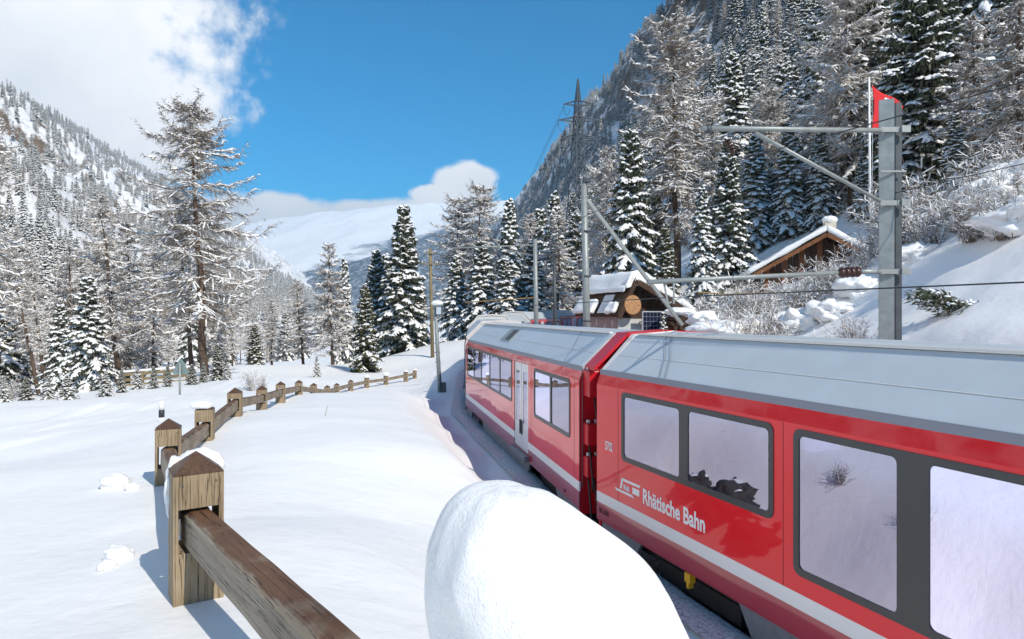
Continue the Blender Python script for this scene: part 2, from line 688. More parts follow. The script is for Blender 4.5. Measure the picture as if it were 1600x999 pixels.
right_pts = [(7, 3, 1.6), (9, 0, 2.0), (6.5, 10, 2.6), (8.4, 10.5, 3.9), (10, 12.5, 5.0), (14.4, 18, 7.6), (13, 10, 7.0), (18, 12, 10.5), (20, 0, 9), (26, 6, 13), (30, 20, 15.5),
             (11.5, 28, 4.9), (14.4, 31, 5.1), (17.5, 31, 6.2), (22, 30, 9.0), (5, 23, 2.7), (7.5, 22, 3.1), (6, 17, 2.7), (4.5, 27, 2.4), (8, 26, 3.4), (3.5, 32, 1.8), (5, 40, 2.6), (14, 42, 6.0), (24, 45, 12),
             (36, 36, 19), (10, 58, 4.5), (18, 65, 9), (32, 60, 18), (48, 50, 28), (60, 10, 34), (40, 0, 22), (60, 60, 36), (15, -20, 6), (40, -25, 22),
             (6.5, 70, 3.5), (10, 85, 5), (30, 95, 18), (60, 100, 38)]
F_right = tps(right_pts)


def sstep(a, b, x):
    t = np.clip((x - a) / (b - a), 0, 1)
    return t * t * (3 - 2 * t)


def lumps(x, y, seed=0):
    r = np.random.default_rng(seed)
    out = np.zeros(np.shape(x))
    for _ in range(18):
        a = r.uniform(0, 2 * math.pi)
        k = 10 ** r.uniform(-.6, .35)
        ph = r.uniform(0, 6.28)
        out += np.sin((x * math.cos(a) + y * math.sin(a)) * k + ph + 1.3 * np.sin((x * math.sin(a) - y * math.cos(a)) * k * .6 + ph * 2)) * (.055 / (1 + k * 1.6))
    return out


def terrain(x, y):
    x = np.asarray(x, float)
    y = np.asarray(y, float)
    u, zt = track_uv(x, y)
    xc, yc = np.clip(x, -60, 60), np.clip(y, -30, 100)
    lu = lumps(xc, yc, 3)
    fd = np.full(x.shape, 1e9)
    for q_ in FP:
        fd = np.minimum(fd, (x - q_.x) ** 2 + (y - q_.y) ** 2)
    calm = 1 - .92 * np.exp(-fd / 1.6 ** 2)
    zl = F_left(xc, yc) + (lu * .75 + lumps(xc * 2.2, yc * 2.2, 6) * .28) * calm
    zr = F_right(xc, yc) + lu * 1.6 + lumps(xc * 2.3, yc * 2.3, 5) * 1.2
    edge = .35 * lumps(xc * 1.7, yc * 1.7, 9) / .1
    tl = sstep(2.0, 3.9, -u + edge * .45)
    tr_ = sstep(2.6, 5.6, u)
    bed = zt + .02 + .25 * lu + .46 * sstep(.7, 1.4, np.abs(u))
    zl = np.maximum(zl, -8)
    z = np.where(u < 0, bed + (zl - bed) * tl, bed + (zr - bed) * tr_)
    far = np.maximum(np.abs(x) - 60, 0) + np.maximum(y - 100, 0) + np.maximum(-30 - y, 0)
    k = sstep(0, 120, far)
    return z * (1 - k) + k * np.where(u < 0, -10.0, 10.0)


def tz(x, y):
    return float(terrain(np.array([x]), np.array([y]))[0])


def warp_axis(lo, hi, c, n, fine, p):
    t = np.linspace(-1, 1, n)
    k = np.sinh(t * p) / math.sinh(p)
    out = np.where(t < 0, c + k * (c - lo), c + k * (hi - c))
    return out


NX, NY = 430, 430
gx = warp_axis(-6200, 6200, 0.0, NX, 1, 9.5)
gy = warp_axis(-6200, 6200, 6.0, NY, 1, 9.5)
GX, GY = np.meshgrid(gx, gy)
GZ = terrain(GX, GY)
idx = np.arange(NX * NY).reshape(NY, NX)
gf = np.stack([idx[:-1, :-1], idx[:-1, 1:], idx[1:, 1:], idx[1:, :-1]], -1).reshape(-1, 4)
ground = link('ground', mesh_np('ground', np.stack([GX, GY, GZ], -1).reshape(-1, 3), gf, MATS['snow'], True))
tag(ground, 'deep white snow lying over the embankment and valley floor', kind='structure')


# track bed sheet
def ribbon(u0, u1, n, dz):
    V = []
    pts = []
    dense = []
    for i in range(len(CEN) - 1):
        m = max(2, int(np.hypot(*(CEN[i + 1] - CEN[i])) / .7))
        for k in range(m):
            dense.append((CEN[i] + (CEN[i + 1] - CEN[i]) * k / m, CZ[i] + (CZ[i + 1] - CZ[i]) * k / m))
    for i, (p, z) in enumerate(dense):
        a, b = dense[max(i - 2, 0)][0], dense[min(i + 2, len(dense) - 1)][0]
        d = (b - a) / max(1e-6, np.hypot(*(b - a)))
        r = np.array([d[1], -d[0]])
        for k in range(n):
            uu = u0 + (u1 - u0) * k / (n - 1)
            q = p + r * uu
            V.append((q[0], q[1], z + dz))
    V = np.array(V)
    lx = lumps(V[:, 0] * 4, V[:, 1] * 4, 21)
    V[:, 2] = terrain(V[:, 0], V[:, 1]) + dz + np.abs(lx) * .25
    ii = np.arange(len(V)).reshape(-1, n)
    F = np.stack([ii[:-1, :-1], ii[:-1, 1:], ii[1:, 1:], ii[1:, :-1]], -1).reshape(-1, 4)
    return V, F


V_, F_ = ribbon(-1.8, 1.8, 14, .03)
tb = link('track_bed', mesh_np('track_bed', V_, F_, MATS['ballast_snow'], True))
tag(tb, 'gritty snow and ballast under the red train', kind='structure')


# snow-covered road with old wheel ruts
RD = [((px - 800) / 1000 * Y, Y) for px, Y in ((-900, 7.5), (-420, 8.6), (-150, 9.8), (40, 11.6), (150, 13.4), (250, 16.2), (325, 20.2), (385, 26), (425, 32), (470, 40))]
rd = np.array(RD)
ts = np.linspace(0, len(rd) - 1, 160)
rp = np.stack([np.interp(ts, np.arange(len(rd)), rd[:, k]) for k in (0, 1)], -1)
for _ in range(12):
    rp[1:-1] = (rp[:-2] + rp[1:-1] * 2 + rp[2:]) / 4
tg_ = np.gradient(rp, axis=0)
tg_ /= np.hypot(tg_[:, 0], tg_[:, 1])[:, None]
nr = np.stack([tg_[:, 1], -tg_[:, 0]], -1)
us = np.linspace(-1.9, 1.9, 39)
RV = rp[:, None, :] + nr[:, None, :] * us[None, :, None]
RZ = terrain(RV[..., 0], RV[..., 1]) + .012
rut = sum(-.030 * np.exp(-((us - c) / .13) ** 2) + .026 * np.exp(-((us - c - .24) / .10) ** 2) + .022 * np.exp(-((us - c + .24) / .10) ** 2) for c in (-1.05, .15, .95))
fade = sstep(1.9, 1.5, np.abs(us))
RZ = RZ + (rut[None, :] * (.7 + 4 * lumps(RV[..., 0] * .8, RV[..., 1] * .8, 15)) + .03 * fade[None, :]) - .02 * (1 - fade[None, :])
ii = np.arange(RZ.size).reshape(RZ.shape)
road = link('road', mesh_np('road', np.concatenate([RV, RZ[..., None]], -1).reshape(-1, 3), np.stack([ii[:-1, :-1], ii[:-1, 1:], ii[1:, 1:], ii[1:, :-1]], -1).reshape(-1, 4)[:, ::-1], MATS['snow'], True))
tag(road, 'snow-covered road with faint wheel ruts left of the fence', kind='structure')


# ------------------------------------------------------------------ mountains
def fbm(x, y, s, oct_=6, seed=0, ridged=False):
    out = np.zeros(np.shape(x))
    amp, f = 1.0, 1.0
    r = np.random.default_rng(seed)
    tot = 0
    for o in range(oct_):
        n = 4
        v = np.zeros(np.shape(x))
        for _ in range(n):
            a = r.uniform(0, 6.28)
            ph = r.uniform(0, 6.28, 2)
            k = f / s * r.uniform(.7, 1.4) * 6.28
            v += np.sin((x * math.cos(a) + y * math.sin(a)) * k + ph[0] + 1.1 * np.sin((-x * math.sin(a) + y * math.cos(a)) * k * .8 + ph[1]))
        v /= n * .7
        if ridged:
            v = 1 - 2 * np.abs(v)
        out += amp * v
        tot += amp
        amp *= .5
        f *= 2.05
    return out / tot


def mountain(name, label, ax, side, dd, ww, prof, mat):
    a = Vector((math.sin(ax), math.cos(ax)))
    r = Vector((math.cos(ax), -math.sin(ax))) * side
    DD, WW = np.meshgrid(dd, ww)
    X = a.x * WW + r.x * DD
    Y = a.y * WW + r.y * DD
    Z = prof(DD, WW)
    n, m = DD.shape
    ii = np.arange(n * m).reshape(n, m)
    F = np.stack([ii[:-1, :-1], ii[:-1, 1:], ii[1:, 1:], ii[1:, :-1]], -1).reshape(-1, 4)
    if side < 0:
        F = F[:, ::-1]
    o = link(name, mesh_np(name, np.stack([X, Y, Z], -1).reshape(-1, 3), F, mat, True))
    tag(o, label, kind='structure')
    return a, r


AX_R = math.atan2(670 - 800, 1000)
AX_L = math.atan2(600 - 800, 1000)


def prof_right(d, w):
    base = 1.30 * d * np.clip(d / 250, 0, 1) ** .55
    rough = fbm(d, w, 130, 6, 2, True) * np.clip((d - 35) / 120, 0, 1) * 20 + fbm(d * .35, w, 170, 3, 12) * np.clip((d - 35) / 120, 0, 1) * 26
    cap = np.where(d > 280, 280 * 1.30 + (d - 280) * .5, base)
    win = np.clip((w - 230) / 60, 0, 1) * np.clip((560 - w) / 80, 0, 1)
    cliff = 26 * win * (sstep(188, 198, d + 14 * fbm(d, w, 60, 4, 19)) + .7 * sstep(222, 230, d + 12 * fbm(d, w, 50, 4, 20)))
    return 1.5 + np.minimum(base, cap) + rough + cliff - 30 * np.clip((36 - d) / 40, 0, 1)


def prof_left(d, w):
    dd = np.maximum(d - 55, 0)
    base = .655 * dd * np.clip(dd / 330, 0, 1) ** .38
    rough = fbm(d, w, 210, 6, 8, True) * np.clip(dd / 200, 0, 1) * 34
    return -6 + base + rough - 16 * np.clip((75 - d) / 30, 0, 1) + np.where(d > 520, -(d - 520) * .3, 0)


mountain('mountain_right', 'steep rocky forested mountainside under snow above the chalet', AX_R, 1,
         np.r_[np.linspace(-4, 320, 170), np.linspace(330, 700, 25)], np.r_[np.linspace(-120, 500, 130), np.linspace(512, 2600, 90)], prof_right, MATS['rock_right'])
mountain('mountain_left', 'snowy forested mountainside with brown crags under the white cloud', AX_L, -1,
         np.r_[np.linspace(45, 620, 150), np.linspace(630, 1200, 20)], np.r_[np.linspace(-150, 900, 150), np.linspace(912, 2600, 60)], prof_left, MATS['rock_left'])

# far mountain across the head of the valley
FY = 4200.0
fx = np.linspace(-4200, 3200, 300)
fy = np.linspace(1500, 5600, 150)
FX, FYY = np.meshgrid(fx, fy)
q = (FX / FYY)
ridge_px = np.array([-900, 200, 380, 430, 520, 600, 660, 740, 830, 900, 1100, 2400])
ridge_py = np.array([300, 380, 352, 340, 330, 322, 318, 316, 312, 300, 270, 250])
px_ = 800 + 1000 * FX / FY
crest = np.interp(px_, ridge_px, ridge_py)
hc = (HOR - crest) / 1000 * FY
prof = np.clip((FYY - 2100) / (FY - 2100), 0, 1)
prof = prof ** 1.15
back = np.clip((FYY - FY) / 1400, 0, 1)
FZ = -60 + (hc + 60) * prof * (1 - .6 * back) + fbm(FX, FYY, 1300, 6, 4, True) * 70 * prof * (1 - prof * .75)
# a wooded spur coming down from the right
spur = np.interp(FX, [-1250, -690, -414, 0, 400, 1200], [0, 190, 292, 420, 540, 800])
sp = np.exp(-((FYY - 2300) / 480) ** 2) * spur
FZ = np.maximum(FZ, -60 + sp + fbm(FX, FYY, 500, 5, 14, True) * 25 * np.clip(sp / 200, 0, 1))
ii = np.arange(FX.size).reshape(FX.shape)
FF = np.stack([ii[:-1, :-1], ii[:-1, 1:], ii[1:, 1:], ii[1:, :-1]], -1).reshape(-1, 4)
t = NT('far_slope')
v = t.coords()
geo = t.new('ShaderNodeNewGeometry')
sep = t.new('ShaderNodeSeparateXYZ')
t.l.new(geo.outputs['Position'], sep.inputs[0])
nn = t.noise(.004, 8, .65, v)
n2 = t.noise(.05, 6, .8, v)
alp = t.new('ShaderNodeMapRange')
alp.inputs['From Min'].default_value = -350
alp.inputs['From Max'].default_value = -1100
alp.inputs['To Max'].default_value = 420
t.l.new(sep.outputs['X'], alp.inputs['Value'])
hgt = t.math('ADD', t.math('ADD', sep.outputs['Z'], alp.outputs[0]), t.math('MULTIPLY', t.math('SUBTRACT', nn, .5), 620))
mr = t.new('ShaderNodeMapRange')
mr.inputs['From Min'].default_value = 470
mr.inputs['From Max'].default_value = 560
t.l.new(hgt, mr.inputs['Value'])
wood = t.ramp(n2, [(.38, (.07, .10, .13)), (.52, (.17, .21, .26)), (.64, (.58, .62, .68))])
t.color(t.mixc(mr.outputs[0], wood, (.86, .87, .89)))
t.set(Roughness=.9)
t.b.inputs['Specular IOR Level'].default_value = .1
t.bump(n2, .6, 10.0)
fm = link('mountain_far', mesh_np('mountain_far', np.stack([FX, FYY, FZ], -1).reshape(-1, 3), FF, MATS['far_slope'], True))
tag(fm, 'distant snow ridge above blue wooded slopes at the head of the valley', kind='structure')

#%%STAGE2
# ------------------------------------------------------------------ the train
CANT, RTOP, RINS = 3.0, 3.50, .60
SIDE_TOP, RED_LO, STR_LO, STR_HI, SKIRT_LO = 2.78, .78, 1.05, 1.20, .42


def rrect(x0, x1, z0, z1, r, n=5):
    """rounded rectangle; r = radius at (x0z0, x1z0, x1z1, x0z1)"""
    out = []
    for (cx, cz, sx, sz, a0), rr in zip(((x0, z0, 1, 1, 180), (x1, z0, -1, 1, 270), (x1, z1, -1, -1, 0), (x0, z1, 1, -1, 90)), r):
        for k in range(n):
            a = math.radians(a0 + 90 * k / (n - 1))
            out.append((cx + sx * rr + rr * math.cos(a), cz + sz * rr + rr * math.sin(a)))
    return out


def side_sheet(L, openings, y, z0, z1):
    xs = sorted(set([0, L] + [o[0] for o in openings] + [o[1] for o in openings]))
    zs = sorted(set([z0, z1] + [min(max(o[2], z0), z1) for o in openings] + [min(max(o[3], z0), z1) for o in openings]))
    V, F = [], []
    for i in range(len(xs) - 1):
        for j in range(len(zs) - 1):
            cx, cz = (xs[i] + xs[i + 1]) / 2, (zs[j] + zs[j + 1]) / 2
            if any(o[0] < cx < o[1] and o[2] < cz < o[3] for o in openings):
                continue
            b = len(V)
            V += [(xs[i], y, zs[j]), (xs[i + 1], y, zs[j]), (xs[i + 1], y, zs[j + 1]), (xs[i], y, zs[j + 1])]
            F.append((b, b + 1, b + 2, b + 3) if y < 1 else (b + 3, b + 2, b + 1, b))
    return V, F


def coach(k, windows, doors, label, texts=(), seats=True, detail=True):
    """windows: (x0, x1, z0, z1, [mullion positions], mullion width)"""
    corner, h, L = COACH[k]
    root = empty('train_coach', (corner.x, corner.y, RISE[k]), math.atan2(-math.cos(h), -math.sin(h)))
    tag(root, label, 'train coach', 'coaches of the red train')
    M = MATS
    op = [(w[0] + .05, w[1] - .05, w[2] + .05, w[3] - .05) for w in windows]
    dop = [(d[0], d[1], d[2], d[3]) for d in doors]
    body = MB()
    for y in (0, CW):
        V, F = side_sheet(L, op + dop, y, STR_HI, SIDE_TOP)
        body.add(V, F)
    # cantrail leaning inwards
    for s, y in ((1, 0), (-1, CW)):
        f = [(0, y, SIDE_TOP), (L, y, SIDE_TOP), (L, y + s * .085, CANT), (0, y + s * .085, CANT)]
        cuts = []
        body.add(f, [(0, 1, 2, 3) if s > 0 else (3, 2, 1, 0)])
    bo = body.build('body', M['red_paint'], root)
    lo = MB()
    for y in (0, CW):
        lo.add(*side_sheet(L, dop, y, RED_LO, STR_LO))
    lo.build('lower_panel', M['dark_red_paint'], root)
    st = MB()
    for y in (0, CW):
        s = -1 if y == 0 else 1
        xs = [0] + [v for d in sorted(doors) for v in (d[0], d[1])] + [L]
        for i in range(0, len(xs), 2):
            st.box(xs[i], xs[i + 1], y - .002 if y == 0 else y - .02, y + .02 if y == 0 else y + .002, STR_LO, STR_HI)
    st.build('white_stripe', M['stripe_white'], root)
    # end walls
    for x in (0, L):
        e = MB()
        prof = [(.02, RED_LO - .1), (CW - .02, RED_LO - .1), (CW - .02, SIDE_TOP), (CW - .12, CANT - .02), (CW - RINS - .03, RTOP - .05), (RINS + .03, RTOP - .05), (.12, CANT - .02), (.02, SIDE_TOP)]
        e.prism(prof, x + (.03 if x == 0 else -.08), x + (.08 if x == 0 else -.03))
        e.build('end_wall', M['red_matt'] if k < 2 else M['roof_trim'], root)
    # roof
    ro = MB()
    e = .085
    pr = [(e - .012, CANT), (RINS, RTOP), (CW / 2, RTOP + .05), (CW - RINS, RTOP), (CW - e + .012, CANT)]
    pin = [(p, q - .05) for p, q in pr[::-1]]
    ro.prism(pr + pin, .12, L - .12)
    rf = ro.build('roof', M['roof_grey'], root)
    for x in (.0, L - .12):
        tm = MB()
        pr2 = [(e - .02, CANT - .015), (RINS - .004, RTOP + .014), (CW / 2, RTOP + .066), (CW - RINS + .004, RTOP + .014), (CW - e + .02, CANT - .015)]
        tm.prism(pr2 + [(p, q - .08) for p, q in pr2[::-1]], x + .005, x + .117)
        tm.build('roof_trim', M['roof_trim'], root)
    if detail:
        # seams and gutters on the roof
        def on_roof(f, lift=.003):
            return (pr[0][0] + (pr[1][0] - pr[0][0]) * f - .0067 * lift / .01, pr[0][1] + (pr[1][1] - pr[0][1]) * f + .0074 * lift / .01)
        g = MB()
        y0, z0 = on_roof(.42)
        g.beam((.15, y0, z0), (L - .15, y0, z0), .007, .004, (0, -.67, .74))
        g.build('roof_seam', M['roof_trim'], rf)
        g = MB()
        g.box(.2, L - .2, RINS - .02, RINS + .05, RTOP + .008, RTOP + .035)
        g.build('roof_rail', M['roof_trim'], rf)
        for x in ((1.5, 1.62) if k == 0 else (L - 1.0,)):
            g = MB()
            g.tube([(x, *on_roof(0.0, .012)), (x - .25, *on_roof(.5, .012)), (x - .6, *on_roof(.98, .014)), (x - .65, RINS + .3, RTOP + .05)], .0035, 5)
            g.build('roof_cable', M['skirt_grey'], rf)
        vx = L * .40 if k else L * .8
        for vx in ((4.6,) if k == 1 else (11.5,)):
            g = MB()
            a, b = on_roof(.30, .02), on_roof(.86, .02)
            g.add([(vx, *a), (vx + 1.05, *a), (vx + 1.05, *b), (vx, *b), (vx, *on_roof(.30, -.02)), (vx + 1.05, *on_roof(.30, -.02)), (vx + 1.05, *on_roof(.86, -.02)), (vx, *on_roof(.86, -.02))],
                  [(0, 1, 2, 3), (0, 4, 5, 1), (1, 5, 6, 2), (2, 6, 7, 3), (3, 7, 4, 0)])
            vent = g.build('roof_vent', M['galvanised'], root)
            for j in range(5):
                for i in range(2):
                    g = MB()
                    f0, f1 = .34 + j * .10, .34 + j * .10 + .075
                    x0 = vx + .50 + i * .26
                    g.add([(x0, *on_roof(f0, .03)), (x0 + .22, *on_roof(f0, .03)), (x0 + .22, *on_roof(f1, .03)), (x0, *on_roof(f1, .03))], [(0, 1, 2, 3)])
                    g.build('louvre', M['vent_dark'], vent)
    for xs_ in ((.60, 3.62, 6.45, 9.25) if k == 0 else (8.7, 11.45) if k == 1 else ()):
        g = MB()
        g.box(xs_ - .0022, xs_ + .0022, -.0022, .004, STR_HI + .002, SIDE_TOP - .004)
        g.build('panel_seam', M['lettering_dark'], root)
    # windows
    for (x0, x1, z0, z1, mulls, mw) in windows:
        edges = [x0] + list(mulls) + [x1]
        for s, y in ((-1, 0.0), (1, CW)):
            fb = MB()
            panes = []
            for i in range(len(edges) - 1):
                a, b = edges[i], edges[i + 1]
                ra = .085 if i == 0 else .001
                rb = .085 if i == len(edges) - 2 else .001
                outer = rrect(a, b, z0, z1, (ra, rb, rb, ra))
                ia = a + (.065 if i == 0 else mw / 2)
                ib = b - (.065 if i == len(edges) - 2 else mw / 2)
                inner = rrect(ia, ib, z0 + .065, z1 - .065, (.05,) * 4)
                n = len(outer)
                V = [(p, y + s * .008, q) for p, q in outer] + [(p, y + s * .008, q) for p, q in inner] + \
                    [(p, y - s * .004, q) for p, q in outer] + [(p, y - s * .05, q) for p, q in inner]
                F = []
                for j in range(n):
                    j2 = (j + 1) % n
                    F += [(j, j2, n + j2, n + j), (j2, j, 2 * n + j, 2 * n + j2), (n + j, n + j2, 3 * n + j2, 3 * n + j)]
                fb.add(V, F)
                panes.append((ia, ib))
            fr_ = fb.build('window', M['window_frame'], root)
            for ia, ib in panes:
                inner = rrect(ia - .01, ib + .01, z0 + .055, z1 - .055, (.055,) * 4)
                g = MB()
                g.add([(p, y - s * .002, q) for p, q in inner], [tuple(range(len(inner)))])
                g.build('pane', M['train_glass'], fr_)
    # doors
    for (x0, x1, z0, z1) in doors:
        for s, y in ((-1, 0.0), (1, CW)):
            xm = (x0 + x1) / 2
            for a, b in ((x0, xm - .008), (xm + .008, x1)):
                d = MB()
                wa, wb, wz0, wz1 = a + .16, b - .16, 1.5, z1 - .22
                V, F = [], []
                ops = [(wa, wb, wz0, wz1)]
                xs, zs = [a, wa, wb, b], [z0, wz0, wz1, z1]
                for i in range(3):
                    for j in range(3):
                        if i == 1 and j == 1: continue
                        bse = len(V)
                        V += [(xs[i], y - s * .012, zs[j]), (xs[i + 1], y - s * .012, zs[j]), (xs[i + 1], y - s * .012, zs[j + 1]), (xs[i], y - s * .012, zs[j + 1])]
                        F.append((bse, bse + 1, bse + 2, bse + 3))
                d.add(V, F)
                dr = d.build('door', M['door_white'], root)
                g = MB()
                inner = rrect(wa, wb, wz0, wz1, (.002,) * 4)
                g.add([(p, y - s * .016, q) for p, q in inner], [tuple(range(len(inner)))])
                g.build('pane', M['train_glass'], dr)
                hb = MB()
                hx = b - .07 if b < xm + .001 else a + .07
                hb.box(hx - .02, hx + .02, y + s * .0 - .015, y + s * .0 + .015, 1.25, 1.55)
                hb.build('handle', M['black_plastic'], dr)
            sb = MB()
            sb.box(x0 - .04, x1 + .04, y - .09 if s < 0 else y - .02, y + .02 if s < 0 else y + .09, z0 - .14, z0 - .03)
            sb.build('door_step', M['skirt_grey'], root)
    # skirt and running gear
    bog = [(1.15, 2.95), (L - 3.2, L - 1.4)]
    xs = [.1, bog[0][0], bog[0][1], bog[1][0], bog[1][1], L - .1]
    for i in range(0, 6, 2):
        for s, y in ((-1, .03), (1, CW - .03)):
            g = MB()
            yo, yi = y, y - s * .05
            ch = .25
            poly = [(xs[i], RED_LO + .02), (xs[i + 1], RED_LO + .02), (xs[i + 1] - (ch if i < 4 else .02), SKIRT_LO), (xs[i] + (ch if i > 0 else .02), SKIRT_LO)]
            g.prism(poly, yo, yi, 'y')
            g.build('skirt', M['skirt_grey'], root)
    g = MB()
    g.box(.2, L - .2, .25, CW - .25, .55, .98)
    g.build('underframe', M['under_black'], root)
    for a, b in bog:
        g = MB()
        for y in (.28, CW - .28):
            g.box(a + .15, b - .15, y - .06, y + .06, .38, .60)
        g.box((a + b) / 2 - .2, (a + b) / 2 + .2, .3, CW - .3, .36, .54)
        bo_ = g.build('bogie', M['under_black'], root)
        for x in (a + .5, b - .5):
            for y in (.55, CW - .55):
                g = MB()
                g.tube([(x, y - .05, .36), (x, y + .05, .36)], .34, 18)
                g.build('wheel', M['under_black'], bo_)
    if detail and k == 0:
        g = MB()
        g.box(2.12, 2.22, -.02, .06, .67, .775)
        g.box(2.15, 2.19, -.015, .055, .60, .67)
        g.build('bracket', M['yellow_paint'], root)
        hb = MB()
        hb.prism(rrect(5.0, 5.9, .80, 1.02, (.05,) * 4), -.003, .01, 'y')
        hb.build('hatch', M['dark_red_paint'], root)
        ring = MB()
        ring.tube([(p, -.0035, q) for p, q in rrect(5.0, 5.9, .80, 1.02, (.05,) * 4)] + [(5.0, -.0035, .85)], .004, 4, cap=False)
        ring.build('hatch_seam', M['rubber'], root)
    # inside
    g = MB()
    g.box(.1, L - .1, .06, CW - .06, .98, 1.10)
    g.build('floor_pan', M['interior_light'], root)
    g = MB()
    g.box(.1, L - .1, .3, CW - .3, 2.92, 2.95)
    g.build('headlining', M['interior_light'], root)
    for y in (.055, CW - .055):
        g = MB()
        g.add(*side_sheet(L, op + dop, y, 1.1, CANT))
        g.build('lining', M['interior_light'], root)
    if seats:
        x = .9
        while x < L - 1.2:
            if not any(d[0] - .5 < x < d[1] + .3 for d in doors):
                for y0, y1 in ((.14, 1.05), (CW - 1.05, CW - .14)):
                    g = MB()
                    g.box(x, x + .46, y0, y1, 1.32, 1.5)
                    g.box(x - .10, x + .02, y0, y1, 1.4, 2.12)
                    g.build('seat', M['seat_blue'], root, bevel=.03)
            x += 1.62
    # lettering on the side we see
    for (txt, x, z, size, sx, mat, off) in texts:
        cu = bpy.data.curves.new('lettering', 'FONT')
        cu.body = txt
        cu.size = size
        cu.offset = off
        cu.extrude = .0012
        cu.resolution_u = 4
        tmp = bpy.data.objects.new('lettering', cu)
        COL.objects.link(tmp)
        bpy.context.view_layer.update()
        me = bpy.data.meshes.new_from_object(tmp.evaluated_get(bpy.context.evaluated_depsgraph_get()))
        bpy.data.objects.remove(tmp)
        me.materials.clear()
        me.materials.append(M[mat])
        o = link('lettering', me, root)
        o.rotation_euler = (math.radians(90), 0, 0)
        o.scale = (sx, 1, 1)
        o.location = (x, -.0035, z)
    return root


WT, WB1, WB2 = 2.74, 1.79, 1.37
c0 = coach(0, [(.69, 3.50, WB1, WT, [2.08], .17), (3.75, 6.30, WB2, WT, [4.93], .26), (6.6, 9.1, WB2, WT, [7.85], .26),
               (9.4, 11.6, WB1, WT, [10.5], .17), (13.9, 16.3, WB1, WT, [15.1], .17)], [(12.1, 13.4, .95, 2.82)],
           'nearest red coach with white railway lettering and tall blue-tinted windows',
           [('5702', .25, 1.86, .175, .58, 'lettering_white', .003), ('Rhätische Bahn', 1.215, 1.345, .27, .76, 'lettering_white', .0072),
            ('AR 5702', .06, .90, .10, .8, 'lettering_dark', .003),
            ('RhB', .745, 1.402, .095, .95, 'lettering_white', .003)])
# railway emblem: outlined carriage front with bars
g = MB()
def bar(x0, x1, z0, z1, sk=0):
    g.add([(x0, -.004, z0), (x1, -.004, z0), (x1 + sk, -.004, z1), (x0 + sk, -.004, z1)], [(0, 1, 2, 3)])
bar(.70, 1.14, 1.515, 1.55, .03)
bar(.655, .70, 1.40, 1.55, .045)
bar(.97, 1.14, 1.40, 1.485)
bar(.56, 1.02, 1.345, 1.378, -.05)
g.build('emblem', MATS['lettering_white'], c0)
c1 = coach(1, [(8.93, 11.25, WB1, WT + .02, [10.12], .10), (.35, 6.95, WB1 + .03, WT + .05, [1.65, 2.95, 4.25, 5.6], .07)], [(7.2, 8.45, .93, 2.82)],
           'red coach with white double door in front of the lamp post',
           [('5701', 10.9, .84, .07, .8, 'lettering_dark', .002)])
for k, lab in ((2, 'third red coach, mostly its pale roof showing over the coach ahead'), (3, 'red coach entering the curve behind the steel poles'),
               (4, 'shaded red coach on the curve seen between two thin poles'), (5, 'red coach on the curve just left of the shed')):
    coach(k, [(.5, 3.6, WB1, WT, [2.05], .1), (3.9, 6.9, WB1, WT, [5.4], .1), (8.6, 11.2, WB1, WT, [9.9], .1)], [(7.15, 8.4, .95, 2.82)], lab, seats=False, detail=False)

# gangway between the two nearest coaches
gw = empty('gangway', (B1.x, B1.y, 0), math.atan2(-math.cos(HEAD[1]), -math.sin(HEAD[1])))
tag(gw, 'red gangway with junction boxes and black cables between the two near coaches', 'gangway')
g = MB()
g.prism([(.55, .9), (CW - .4, .9), (CW - .4, 2.95), (CW - .75, 3.38), (.75, 3.38), (.55, 2.95)], .0, .46)
g.build('bellows', MATS['rubber'], gw)
g = MB()
pr = [(.10, CANT + .02), (RINS + .03, RTOP + .03), (CW / 2, RTOP + .075), (CW - RINS - .03, RTOP + .03), (CW - .1, CANT + .02)]
g.prism(pr + [(p, q - .06) for p, q in pr[::-1]], -.02, .42)
g.build('hood', MATS['red_matt'], gw)
for z0, z1, x1 in ((2.55, 2.95, .30), (1.80, 2.13, .22), (1.30, 1.62, .20)):
    g = MB()
    g.box(.0, x1, .06, .30, z0, z1)
    jb = g.build('junction_box', MATS['red_matt'], gw, bevel=.012)
    for yy in (.11, .24):
        g = MB()
        g.box(.08, .13, yy - .02, yy + .02, z1 + .004, z1 + .05)
        g.build('cable_gland', MATS['roof_trim'], jb)
for i, (z0, z1, y) in enumerate(((2.56, 2.0, .20), (1.82, 1.1, .12), (1.80, 1.3, .24), (1.32, .45, .10), (1.30, .5, .20))):
    g = MB()
    pts = []
    for k in range(9):
        t_ = k / 8
        pts.append((.12 + .17 * math.sin(t_ * 2.2), y, z0 + (z1 - z0) * t_ - .12 * math.sin(t_ * math.pi)))
    g.tube(pts, .016, 6)
    g.build('cable', MATS['rubber'], gw, smooth=True)

